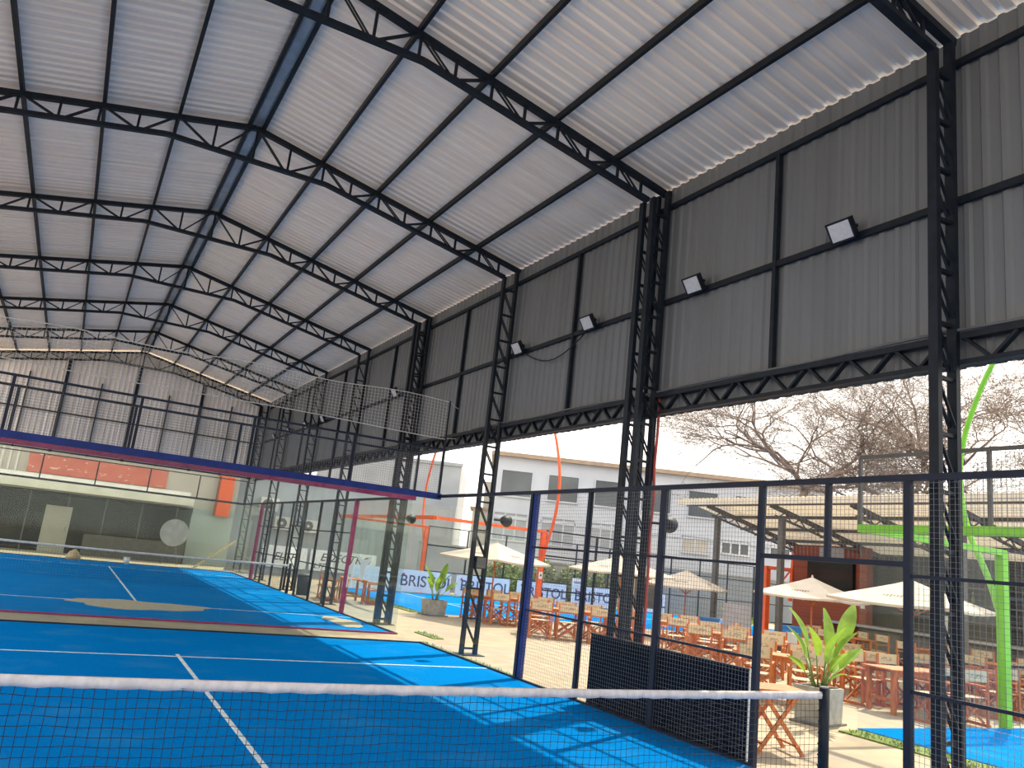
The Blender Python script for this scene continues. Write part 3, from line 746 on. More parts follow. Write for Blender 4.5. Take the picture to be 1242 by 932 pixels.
dr = part(sb, 'door', MB().box(-2.62, -1.55, 36.2, 36.3, 0, 2.05).mesh('door', 'beige')); part(dr, 'door_handle', MB().tube([(-1.7, 36.17, .95), (-1.7, 36.17, 1.15)], .02, 6).mesh('door_handle', 'metal'))
part(sb, 'counter', MB().box(-.9, 3.4, 35.6, 35.9, 0, .95).mesh('counter', 'gsteel'))
part(sb, 'side_wall', MB().box(3.55, 4.5, 36.2, 36.4, 0, 2.4).mesh('side_wall', 'teal')); part(sb, 'side_wall', MB().box(4.5, 5.9, 36.2, 36.4, 0, 2.4).mesh('side_wall', 'teal'))
op = root('wall_sign', 'tall plain orange sign fixed to the shop building end', 'sign', (5.0, 36.1, 2.4))
part(op, 'board', MB().box(4.6, 5.25, 36.05, 36.2, 2.42, 4.7).mesh('board', 'orange')); part(op, 'side_trim', MB().box(4.5, 4.6, 36.08, 36.2, 2.42, 4.7).mesh('side_trim', 'brick'))
aircon(6.5, 33.24, 2.9, 'outdoor air conditioner high on the grey boundary wall corner')
for i, (px, py, x, lab) in enumerate(((345, 627, 8.0, 'outdoor air conditioner above the white banners near the gable corner'), (377, 629, 9.4, 'outdoor air conditioner above the white EDECTRO banner'))):
    p = at_axis(px, py, 1, 33.2); aircon(p.x, 33.24, 2.1, lab)
dsc = root('round_board', 'round grey board standing before the dark shop front', 'board', (2.75, 34.6, 0))
part(dsc, 'disc', MB().tube([(2.75, 34.6, 1.42), (2.75, 34.64, 1.42)], .62, 28).mesh('disc', 'disc')); part(dsc, 'stand_leg', MB().tube([(2.4, 34.66, 0), (2.7, 34.66, 1.2)], .03, 6).mesh('stand_leg', 'gsteel')); part(dsc, 'stand_leg', MB().tube([(3.1, 34.66, 0), (2.8, 34.66, 1.2)], .03, 6).mesh('stand_leg', 'gsteel'))
pl = root('timber_plank', 'raw timber plank leaning behind the far glass wall', 'plank', (4.2, 32.2, 0))
bar(pl, 'plank', (3.5, 32.1, .05), (5.1, 32.3, 1.35), .25, .05, 'planks')
bar(pl, 'cleat', (4.15, 32.05, .5), (4.15, 32.3, .72), .06, .05, 'planks')
box(pl, 'foot_board', 2.9, 5.2, 31.75, 32.0, 0, .06, 'white')
bg = root('sports_bag', 'small beige bag standing at the far edge of the second court', 'bag', (-1.2, 31.1, 0))
part(bg, 'bag_body', MB().tube([(-1.2, 31.1, .012), (-1.2, 31.1, .12), (-1.18, 31.1, .3), (-1.17, 31.1, .42)], [.26, .28, .18, .04], 12).mesh('bag_body', 'planks', True)); part(bg, 'handle', MB().tube([(-1.3, 31.1, .34), (-1.25, 31.1, .5), (-1.1, 31.1, .5), (-1.06, 31.1, .34)], .015, 6).mesh('handle', 'soil'))
cp = root('bucket', 'small white bucket at the far edge of the second court', 'bucket', (.75, 31.1, 0))
part(cp, 'bucket_body', MB().tube([(.75, 31.1, .012), (.75, 31.1, .26)], [.10, .13], 14).mesh('bucket_body', 'white', True)); part(cp, 'rim', MB().tube([(.75, 31.1, .26), (.75, 31.1, .285)], .142, 14).mesh('rim', 'white'))
bn = root('waste_bin', 'black waste bin beside the second court fence', 'bin', (5.45, 21.0, 0))
part(bn, 'bin_body', MB().tube([(5.5, 21.3, 0), (5.5, 21.3, .62)], [.2, .24], 14).mesh('bin_body', 'steel', True)); part(bn, 'lid', MB().tube([(5.5, 21.3, .62), (5.5, 21.3, .68)], [.25, .2], 14).mesh('lid', 'gsteel', True))

# white building with big upper windows (its front is square to the viewer's line of sight)
fdir = Vector((math.sin(YAW), math.cos(YAW), 0)); sdir = Vector((math.cos(YAW), -math.sin(YAW), 0))
def building(px_l, px_r, py_ref, D, depth, ztop_, m_, name, label):
    o = at_depth(px_l, py_ref, D); o.z = 0
    e = at_plane(px_r, py_ref, o, fdir); L = (Vector((e.x, e.y, 0)) - o).length
    t = root(name, label, 'building', o, -YAW)
    part(t, 'wall', MB().box(0, L, 0, depth, 0, ztop_).mesh('wall', m_), local=True)
    return t, o, L
def win(t, o, px0, py0, px1, py1, m_='dglass', mull=0, frame='bwall'):
    a = at_plane(px0, py0, o, fdir); b_ = at_plane(px1, py1, o, fdir)
    s0 = (a - o).dot(sdir); s1 = (b_ - o).dot(sdir)
    w = part(t, 'window', MB().box(s0, s1, -.02, .05, b_.z, a.z).mesh('window', m_), local=True)
    fr = MB().box(s0 - .08, s1 + .08, -.06, .02, a.z, a.z + .08).box(s0 - .08, s1 + .08, -.10, .02, b_.z - .1, b_.z).box(s0 - .08, s0, -.06, .02, b_.z, a.z).box(s1, s1 + .08, -.06, .02, b_.z, a.z)
    for i in range(mull):
        s = s0 + (s1 - s0) * (i + 1) / (mull + 1); fr.box(s - .05, s + .05, -.05, .0, b_.z, a.z)
    part(w, 'window_frame', fr.mesh('window_frame', frame), local=True)
wbld, wo, wl = building(597, 1010, 600, 50, 12, 8.25, 'bwall', 'white_building', 'white two storey building with large dark upper windows')
part(wbld, 'roof_edge', MB().box(-.3, wl, -.35, 12, 8.25, 8.5).mesh('roof_edge', 'trim'), local=True)
part(wbld, 'storey_band', MB().box(0, wl, -.06, 0, 4.35, 4.55).mesh('storey_band', 'bwall'), local=True)
for i in range(6):
    x = 610 + 56.5 * i; y = 570 + 6.4 * i
    win(wbld, wo, x, y, x + 33, y + 34)
for i in range(3):
    x = 600 + 58 * i; y = 621 + 6.6 * i
    win(wbld, wo, x, y, x + 36, y + 36, 'grey', 2)
win(wbld, wo, 828, 651, 858, 672, 'beige', 1); win(wbld, wo, 876, 656, 907, 674, 'dglass', 2, 'white'); win(wbld, wo, 935, 662, 957, 676, 'dglass', 1, 'white')
gbld, go, gl_ = building(380, 556, 600, 62, 12, 8.6, 'grey', 'grey_building', 'plain grey block beyond the orange court')
part(gbld, 'parapet', MB().box(-.1, gl_ + .1, -.1, .3, 8.6, 8.85).mesh('parapet', 'grey'), local=True)
for (a, b_, c, d) in ((420, 590, 440, 606), (455, 592, 478, 610), (500, 640, 522, 656)): win(gbld, go, a, b_, c, d, 'dglass', 1, 'grey')
part(gbld, 'annex', MB().box(gl_ - 4, gl_ + .1, -3, 0, 0, 5.2).mesh('annex', 'grey'), local=True)
cb, co, cl = building(571, 600, 640, 54, 3, 5.0, 'beige', 'chimney_hut', 'small beige hut with a chimney between grey and white buildings')
part(cb, 'chimney', MB().box(cl * .4, cl * .7, .5, 1.3, 5.0, 7.0).mesh('chimney', 'beige'), local=True)
part(cb, 'roof', MB().box(-.2, cl + .2, -.2, 3.2, 5.0, 5.15).mesh('roof', 'trim'), local=True)
tkp = at_depth(872, 580, 70)
tk = root('water_tank', 'ochre brick water tank on the roof behind bare trees', 'tank', (tkp.x, tkp.y, 0), -YAW)
part(tk, 'tank_body', MB().box(-2.35, 2.35, 0, 3, 0, 10.0).mesh('tank_body', 'tank'), local=True); part(tk, 'tank_cap', MB().box(-2.45, 2.45, -.1, 3.1, 10.0, 10.15).mesh('tank_cap', 'tank'), local=True)

# ------------------------------------------------------------------ patio canopy, kiosk and bar
cn = root('patio_canopy', 'greige lean-to canopy on steel posts over the bar', 'canopy', (19, 9, 0))
XC, XD, ZC, ZD = 17.0, 22.6, 4.42, 3.25
cy0, cy1 = 2.9, 16.2
def zc(x): return ZC + (ZD - ZC) * (x - XC) / (XD - XC)
cs = MB(); pr = profile(h=.03); n = len(pr)
cs.v = [(XC - .15, q, zc(XC - .15) + .12 + hh) for q, hh in pr] + [(XD, q, zc(XD) + .12 + hh) for q, hh in pr]; cs.f = [(i, n + i, n + i + 1, i + 1) for i in range(n - 1)]
csm = cs.mesh('canopy_sheet', 'cgrey')
for j in range(13): part(cn, 'canopy_sheet', csm, Matrix.Translation((0, cy0 + .15 + j, 0)))
bar(cn, 'gutter', (XC - .12, cy0, ZC + .05), (XC - .12, cy1, ZC + .05), .12, .18, 'cgrey')
for i in range(5):
    x = XC + .25 + i * 1.3; bar(cn, 'purlin', (x, cy0, zc(x) + .06), (x, cy1, zc(x) + .06), .06, .10, 'gsteel')
for y in (3.2, 6.4, 9.2, 12.1, 14.9):
    bar(cn, 'rafter', (XC, y, ZC - .06), (XD, y, ZD - .06), .08, .14, 'gsteel'); bar(cn, 'rafter', (XC + .2, y, ZC - .36), (XD, y, ZD - .25), .06, .06, 'gsteel')
    for i in range(8):
        xa_ = XC + .3 + i * .65; bar(cn, 'rafter_web', (xa_, y, zc(xa_) - .34), (xa_ + .32, y, zc(xa_ + .32) - .1), .03, .03, 'gsteel'); bar(cn, 'rafter_web', (xa_ + .32, y, zc(xa_ + .32) - .1), (xa_ + .65, y, zc(xa_ + .65) - .32), .03, .03, 'gsteel')
    if y != 9.2: bar(cn, 'canopy_post', (XC + .5, y, 0), (XC + .5, y, zc(XC + .5) - .3), .16, .16, 'gsteel', (0, 1, 0))
kx = 21.2
ks = root('brick_kiosk', 'red brick kiosk wall below the canopy', 'kiosk', (kx, 13.4, 0))
part(ks, 'brick_wall', MB().box(kx, kx + .3, 11.9, 14.9, 0, 3.5).mesh('brick_wall', 'brick'))
part(ks, 'sign_board', MB().box(kx - .05, kx, 12.75, 13.75, 3.02, 3.45).mesh('sign_board', 'disc'), label='plain grey sign board')
part(ks, 'serving_shelf', MB().box(kx - .35, kx, 11.9, 13.3, .98, 1.06).mesh('serving_shelf', 'metal'))
part(ks, 'notice', MB().box(kx - .02, kx, 11.95, 12.1, 1.55, 1.85).mesh('notice', 'white'))
tv = root('television', 'large dark television on the brick kiosk wall', 'television', (kx, 13.3, 1.9))
part(tv, 'panel', MB().box(kx - .10, kx - .02, 12.35, 14.2, 1.95, 2.98).mesh('panel', 'screen')); part(tv, 'bezel', MB().box(kx - .02, kx, 12.3, 14.25, 1.9, 3.03).mesh('bezel', 'steel'))
fr = root('entrance_gate', 'orange square gate beside the brick kiosk', 'gate', (20.5, 15.4, 0))
bar(fr, 'frame_post', (20.6, 15.55, 0), (20.6, 15.55, 2.65), .2, .12, 'orange', (0, 1, 0)); bar(fr, 'frame_bar', (20.6, 15.55, 2.6), (21.1, 14.95, 2.6), .12, .1, 'orange'); bar(fr, 'frame_brace', (20.7, 15.4, 1.7), (21.1, 14.95, 2.55), .06, .06, 'orange'); bar(fr, 'frame_post', (21.15, 14.98, 1.5), (21.3, 14.98, 3.4), .1, .1, 'orange', (0, 1, 0))
bx = root('cool_box', 'blue cool box with white label below the brick kiosk', 'box', (20.4, 13.2, 0))
part(bx, 'box_body', MB().box(20.3, 20.9, 12.3, 14.6, 0, .62).mesh('box_body', 'bluebox')); part(bx, 'label_plate', MB().box(20.29, 20.3, 13.8, 14.3, .15, .5).mesh('label_plate', 'white')); part(bx, 'lid', MB().box(20.27, 20.93, 12.27, 14.63, .62, .7).mesh('lid', 'bluebox'))
br = root('bar_counter', 'long grey bar counter beneath the canopy', 'bar counter', (20.8, 7.5, 0))
part(br, 'bar_body', MB().box(20.6, 21.0, 3.0, 11.7, 0, 1.0).mesh('bar_body', 'barwall')); part(br, 'worktop', MB().box(20.4, 21.1, 2.9, 11.75, 1.0, 1.07).mesh('worktop', 'metal'))
for i in range(6): part(br, 'front_panel', MB().box(20.57, 20.6, 3.1 + 1.43 * i, 4.4 + 1.43 * i, .1, .92).mesh('front_panel', 'gsteel'))
bw = root('bar_back_wall', 'charcoal back wall with shelves behind the bar', 'wall', (22.5, 7.4, 0))
part(bw, 'wall_body', MB().box(22.4, 22.6, 2.9, 14.9, 0, 3.36).mesh('wall_body', 'barwall'))
for z in (1.5, 2.0, 2.5): part(bw, 'shelf', MB().box(22.1, 22.4, 3.2, 11.6, z, z + .04).mesh('shelf', 'gsteel'))
rnd = random.Random(11)
for z in (1.54, 2.04):
    for i in range(14):
        y = 3.6 + .55 * i + rnd.uniform(-.1, .1)
        bt = root('bottle', f'small bottle on the {"lower" if z < 2 else "upper"} shelf behind the bar', 'bottle', (22.25, y, z), group='bottles behind the bar')
        part(bt, 'bottle_body', MB().tube([(0, 0, 0), (0, 0, .2), (0, 0, .25), (0, 0, .32)], [.04, .04, .015, .015], 8).mesh('bottle_body', ['dglass', 'stem', 'trim'][i % 3], True), local=True)
        part(bt, 'cap', MB().tube([(0, 0, .32), (0, 0, .345)], .017, 8).mesh('cap', ['white', 'red'][i % 2]), local=True)
tp = root('beer_tap', 'white beer tap tower on the bar counter', 'tap', (20.7, 8.9, 1.07))
part(tp, 'tower', MB().tube([(20.7, 8.9, 1.07), (20.7, 8.9, 1.12), (20.7, 8.9, 1.13), (20.7, 8.9, 1.75)], [.12, .12, .05, .06], 12).mesh('tower', 'white', True)); part(tp, 'spout', MB().tube([(20.7, 8.9, 1.72), (20.5, 8.8, 1.75), (20.48, 8.8, 1.66)], .03, 8).mesh('spout', 'white', True)); part(tp, 'tap_handle', MB().tube([(20.5, 8.8, 1.75), (20.48, 8.78, 1.9)], .02, 6).mesh('tap_handle', 'steel'))
gp = root('display_panel', 'dark grey display panel with pale frame among the patio tables', 'panel', (16.0, 16.7, 0), R(-28))
part(gp, 'panel', MB().box(-.35, .35, -.03, .03, .75, 2.0).mesh('panel', 'gsteel'), local=True); part(gp, 'frame', MB().box(.35, .4, -.04, .04, .0, 2.05).box(-.4, -.35, -.04, .04, 0, 2.05).box(-.4, .4, -.04, .04, 2.0, 2.05).mesh('frame', 'planks'), local=True)
gp2 = root('menu_board', 'grey menu board standing behind the patio chairs', 'board', (14.6, 10.9, 0), R(-28))
part(gp2, 'panel', MB().box(-.38, .38, -.03, .03, .55, 1.35).mesh('panel', 'disc'), local=True)
for s in (-.3, .3): part(gp2, 'leg', MB().box(s - .02, s + .02, -.02, .02, 0, .55).mesh('leg', 'gsteel'), local=True)
bc = root('blue_crate', 'blue crate standing at the end of the patio tables', 'crate', (16.5, 14.0, 0), R(-28))
part(bc, 'crate_body', MB().box(-.25, .25, -.25, .25, 0, .72).mesh('crate_body', 'bluebox'), local=True); part(bc, 'rim', MB().box(-.28, .28, -.28, .28, .72, .77).mesh('rim', 'bluebox'), local=True)
# white bull's head decal on the second court's side glass
dc = root('glass_decal', "white bull's head decal stuck on the glass by the magenta post", 'decal', (4.988, 13.6, 1.6))
HD = [(-.62, .34), (-.40, .30), (-.16, .20), (0, .22), (.16, .20), (.40, .30), (.62, .34), (.50, .18), (.26, .06), (.22, -.12), (.12, -.36), (0, -.46), (-.12, -.36), (-.22, -.12), (-.26, .06), (-.50, .18)]
b = MB(); b.poly([(4.988, 14.1 - u * .95, 1.3 + v * .8) for u, v in HD]); part(dc, 'head', b.mesh('head', 'white'))
b = MB(); b.poly([(4.988, 15.05 + u, 1.05 + v) for u, v in ((-.18, .2), (0, .25), (.2, .2), (.22, -.35), (.12, -.35), (.1, .0), (-.05, .02), (-.06, -.35), (-.16, -.35))]); part(dc, 'body_mark', b.mesh('body_mark', 'white'))
p = at_axis(700, 707, 1, 27.5)
ns = root('notice_plate', 'small white notice plate wired to the banner fence', 'sign', (p.x, 27.5, p.z))
part(ns, 'plate', MB().box(p.x - .3, p.x + .3, 27.48, 27.5, p.z - .2, p.z + .2).mesh('plate', 'white')); part(ns, 'print_block', MB().box(p.x - .2, p.x + .2, 27.474, 27.48, p.z - .06, p.z + .06).mesh('print_block', 'disc'))
ps = root('post_sticker', 'white square sticker on the orange arch post', 'sticker', (XO, 17.52, 1.4))
part(ps, 'sheet', MB().box(XO - .075, XO + .075, 17.524, 17.53, 1.36, 1.58).mesh('sheet', 'white')); part(ps, 'print_block', MB().box(XO - .035, XO + .035, 17.520, 17.524, 1.44, 1.5).mesh('print_block', 'textblack'))
#PART3
# ------------------------------------------------------------------ director chairs and tables
def chair_meshes():
    d = {}
    d['seat'] = MB().box(-.24, .24, -.20, .20, .445, .455).mesh('seat', 'seatcloth')
    b = MB(); N = 8
    for i in range(N + 1):
        x = -.27 + .54 * i / N; y = .215 + .03 * (1 - (x / .27) ** 2)
        b.v += [(x, y, -.09), (x, y, .09), (x, y + .008, -.09), (x, y + .008, .09)]
    for i in range(N):
        a = 4 * i; b.f += [(a, a + 4, a + 5, a + 1), (a + 2, a + 3, a + 7, a + 6), (a + 1, a + 5, a + 7, a + 3), (a, a + 2, a + 6, a + 4)]
    d['backrest'] = b.mesh('backrest', 'canvas')
    d['armrest'] = MB().box(-.03, .03, -.25, .25, .62, .645).mesh('armrest', 'wood')
    d['back_post'] = MB().box(-.018, .018, .195, .235, .045, .90).mesh('back_post', 'wood')
    d['front_post'] = MB().box(-.018, .018, -.225, -.19, .045, .62).mesh('front_post', 'wood')
    d['runner'] = MB().box(-.018, .018, -.25, .26, .0, .045).mesh('runner', 'wood')
    d['seat_rail'] = MB().box(-.016, .016, -.22, .22, .425, .46).mesh('seat_rail', 'wood')
    d['cross_leg'] = MB().bar((-.25, 0, .05), (.25, 0, .43), .035, .02, (0, 1, 0)).mesh('cross_leg', 'wood')
    return d
CH = chair_meshes()
MXF = Matrix.Diagonal((-1, 1, 1, 1))
def chair(x, y, rz, label, group):
    """the sitter faces local -y"""
    t = root('director_chair', label, 'chair', (x, y, 0), rz, group)
    part(t, 'seat', CH['seat'], local=True); part(t, 'backrest', CH['backrest'], Matrix.Translation((0, 0, .80)), local=True)
    for s in (-.27, .27):
        for nme in ('armrest', 'back_post', 'front_post', 'runner'): part(t, nme, CH[nme], Matrix.Translation((s, 0, 0)), local=True)
        part(t, 'seat_rail', CH['seat_rail'], Matrix.Translation((s * .87, 0, 0)), local=True)
    for yy in (-.16, .17):
        part(t, 'cross_leg', CH['cross_leg'], Matrix.Translation((0, yy - .012, 0)), local=True)
        part(t, 'cross_leg', CH['cross_leg'], Matrix.Translation((0, yy + .012, 0)) @ MXF, local=True)
    return t
def table(x, y, rz, L, Wd, label, group='patio tables'):
    t = root('patio_table', label, 'table', (x, y, 0), rz, group)
    n = 5
    for i in range(n):
        a = -Wd / 2 + Wd * i / n; part(t, 'top_slat', MB().box(-L / 2, L / 2, a + .004, a + Wd / n - .004, .715, .74).mesh('top_slat', 'wood'), local=True)
    for s in (-1, 1):
        part(t, 'apron', MB().box(-L / 2 + .06, L / 2 - .06, s * (Wd / 2 - .06) - .012, s * (Wd / 2 - .06) + .012, .64, .715).mesh('apron', 'wood'), local=True)
        for q in (-1, 1): part(t, 'leg', MB().box(s * (L / 2 - .1) - .035, s * (L / 2 - .1) + .035, q * (Wd / 2 - .09) - .035, q * (Wd / 2 - .09) + .035, 0, .715).mesh('leg', 'wood'), local=True)
        part(t, 'stretcher', MB().box(s * (L / 2 - .1) - .015, s * (L / 2 - .1) + .015, -Wd / 2 + .1, Wd / 2 - .1, .2, .25).mesh('stretcher', 'wood'), local=True)
    return t
rnd = random.Random(21)
def cluster(x, y, rz, L, nside, tlabel, clabel, grp, ends=0, sides=(1, -1), hole=False):
    table(x, y, rz, L, .72, tlabel)
    Mx = Matrix.Translation((x, y, 0)) @ Matrix.Rotation(rz, 4, 'Z')
    for s in sides:
        for i in range(nside):
            lx = (i - (nside - 1) / 2) * (L / nside); p = Mx @ Vector((lx + rnd.uniform(-.05, .05), s * .72 + rnd.uniform(-.06, .06), 0))
            chair(p.x, p.y, rz + (0 if s > 0 else math.pi) + rnd.uniform(-.12, .12), clabel + (', far row' if s > 0 else ', hall side row'), grp)
    for e in ((1,), (1, -1))[ends - 1] if ends else ():
        p = Mx @ Vector((e * (L / 2 + .38), rnd.uniform(-.05, .05), 0)); chair(p.x, p.y, rz + (-math.pi / 2 if e > 0 else math.pi / 2) + rnd.uniform(-.1, .1), clabel + ', table end', grp)
cluster(10.35, 16.05, R(0), 2.3, 3, 'long orange wood table beside the lone concrete planter and orange court', 'orange wood director chair at the table before the orange court', 'chairs by the orange court')
cluster(10.35, 12.75, R(-28), 2.3, 3, 'long orange wood table behind the navy double fence post', 'orange wood director chair at the table behind the navy double fence post', 'chairs behind the navy post', 1)
cluster(12.85, 11.0, R(-28), 1.6, 2, 'orange wood table behind the column with red hose', 'orange wood director chair at the table behind the red hose column', 'chairs behind the hose column', 1)
cluster(12.1, 8.35, R(-48), 2.2, 3, 'orange wood table in the middle of the patio, above the black windscreen', 'orange wood director chair at the mid patio table', 'chairs at the mid patio table')
cluster(9.75, 4.85, R(-48), 1.7, 2, 'orange wood table beside the tall leafy planter', 'orange wood director chair at the table beside the tall leafy planter', 'chairs by the leafy planter')
cluster(12.5, 5.9, R(-40), 1.6, 2, 'orange wood table below the cream parasol nearest the bar', 'orange wood director chair below the cream parasol before the bar', 'chairs before the bar')
cluster(11.75, 3.75, R(-8), 1.6, 2, 'wood table seen through the lime framed glass', 'wood director chair seen through the lime framed glass', 'chairs behind the green glass')
cluster(14.2, 4.1, R(-5), 1.7, 2, 'wood table behind the lime green post', 'wood director chair behind the lime green post', 'chairs behind the green post', 1)
cluster(18.7, 10.7, R(75), 1.7, 2, 'dark wood table in shade before the brick kiosk', 'wood director chair in shade before the brick kiosk', 'chairs before the kiosk', 1)
cluster(18.7, 7.6, R(90), 1.7, 2, 'wood table in the canopy shade along the bar', 'wood director chair in the canopy shade along the bar', 'chairs along the bar')
cluster(17.4, 5.0, R(90), 1.7, 2, 'wood table in the canopy shade near the mesh fence', 'wood director chair in the canopy shade near the mesh fence', 'chairs by the bar fence')
cluster(6.7, 19.9, R(80), 1.6, 2, 'orange wood table beside the second court fence', 'orange wood director chair beside the second court fence', 'chairs by the second court')
# folding side table just outside the mesh fence
ft = root('folding_table', 'small orange folding table with crossed legs just outside the mesh fence', 'table', (5.95, 1.55, 0), R(-18))
for i in range(5): part(ft, 'top_slat', MB().box(-.35, .35, -.3 + .12 * i, -.19 + .12 * i, .70, .72).mesh('top_slat', 'wood'), local=True)
for yy in (-.24, .24):
    bar(ft, 'cross_leg', (-.3, yy, 0), (.24, yy * .92, .70), .045, .022, 'wood', (0, 1, 0), True); bar(ft, 'cross_leg', (.3, yy * .9, 0), (-.24, yy * .82, .70), .045, .022, 'wood', (0, 1, 0), True)
for (xx, z) in ((-.215, .11), (.215, .11)): bar(ft, 'stretcher', (xx, -.25, z), (xx, .25, z), .05, .022, 'wood', (0, 0, 1), True)

# ------------------------------------------------------------------ parasols
def parasol(x, y, rz, side, zp, label):
    t = root('parasol', label, 'parasol', (x, y, 0), rz, 'cream parasols on the patio')
    h = side / 2; ze = zp - .50
    part(t, 'pole', MB().tube([(0, 0, .1), (0, 0, zp - .02)], .024, 10).mesh('pole', 'wood', True), local=True)
    part(t, 'base', MB().tube([(0, 0, 0), (0, 0, .07), (0, 0, .09), (0, 0, .3)], [.3, .28, .06, .05], 18).mesh('base', 'conc', True), local=True)
    corners = [(-h, -h), (h, -h), (h, h), (-h, h)]
    cv = MB()
    for i in range(4):
        a, b_ = corners[i], corners[(i + 1) % 4]; n = len(cv.v); R_ = 5
        # gore: rows from apex to edge, slight sag between ribs
        rows = []
        for r in range(R_ + 1):
            q = r / R_; row = []
            for c in range(r + 1):
                w = c / r if r else 0
                px_ = q * (a[0] * (1 - w) + b_[0] * w); py_ = q * (a[1] * (1 - w) + b_[1] * w)
                z = zp - (zp - ze) * (q ** .92) - .05 * q * math.sin(math.pi * w)
                row.append(len(cv.v)); cv.v.append((px_, py_, z))
            rows.append(row)
        for r in range(R_):
            for c in range(r + 1):
                cv.f.append((rows[r][c], rows[r + 1][c], rows[r + 1][c + 1]))
                if c < r: cv.f.append((rows[r][c], rows[r + 1][c + 1], rows[r][c + 1]))
        for c in range(R_):
            v0, v1 = cv.v[rows[R_][c]], cv.v[rows[R_][c + 1]]; k = len(cv.v)
            cv.v += [v0, v1, (v1[0], v1[1], v1[2] - .05), (v0[0], v0[1], v0[2] - .05)]; cv.f.append((k, k + 1, k + 2, k + 3))
    part(t, 'canopy', cv.mesh('canopy', 'umb'), local=True)
    part(t, 'finial', MB().tube([(0, 0, zp - .01), (0, 0, zp + .03), (0, 0, zp + .06)], [.03, .03, .005], 8).mesh('finial', 'umb'), local=True)
    for c in corners: bar(t, 'rib', (0, 0, zp - .06), (c[0] * .97, c[1] * .97, ze - .02), .022, .022, 'wood', (0, 0, 1), True)
    for c in corners: bar(t, 'strut', (0, 0, ze - .25), (c[0] * .5, c[1] * .5, zp - .06 - (zp - ze) * .5), .018, .018, 'wood', (0, 0, 1), True)
    for i in range(4):   # worn print on each gore
        a, b_ = corners[i], corners[(i + 1) % 4]; mxy = ((a[0] + b_[0]) / 2, (a[1] + b_[1]) / 2)
        zz = zp - (zp - ze) * (.68 ** .92) - .03
        d = Vector((b_[0] - a[0], b_[1] - a[1], 0)).normalized(); nrm = Vector((mxy[0], mxy[1], 0)).normalized()
        b = MB()
        for k in range(-3, 4):
            c0 = Vector((mxy[0] * .66, mxy[1] * .66, zz + .012)) + d * (.07 * k); wv = d * .022; hv = (nrm * .05 + Vector((0, 0, -.021)))* (1 + .3 * ((k * 7) % 3 - 1))
            b.poly([c0 - wv - hv, c0 + wv - hv, c0 + wv + hv, c0 - wv + hv])
        part(t, 'worn_print', b.mesh('worn_print', 'umbprint'), kind='stuff', local=True)
parasol(9.75, 16.05, R(20), 2.4, 2.33, 'cream parasol over the table before the orange court')
parasol(13.4, 14.6, R(10), 2.3, 2.36, 'cream parasol behind the column with the red hose')
parasol(16.0, 14.6, R(35), 2.2, 2.15, 'lower cream parasol beside the dark display panel')
parasol(15.7, 9.35, R(18), 2.2, 2.27, 'cream printed parasol before the brick kiosk')
parasol(14.2, 5.45, R(12), 2.5, 2.36, 'cream printed parasol partly behind the lattice column by the door gap')

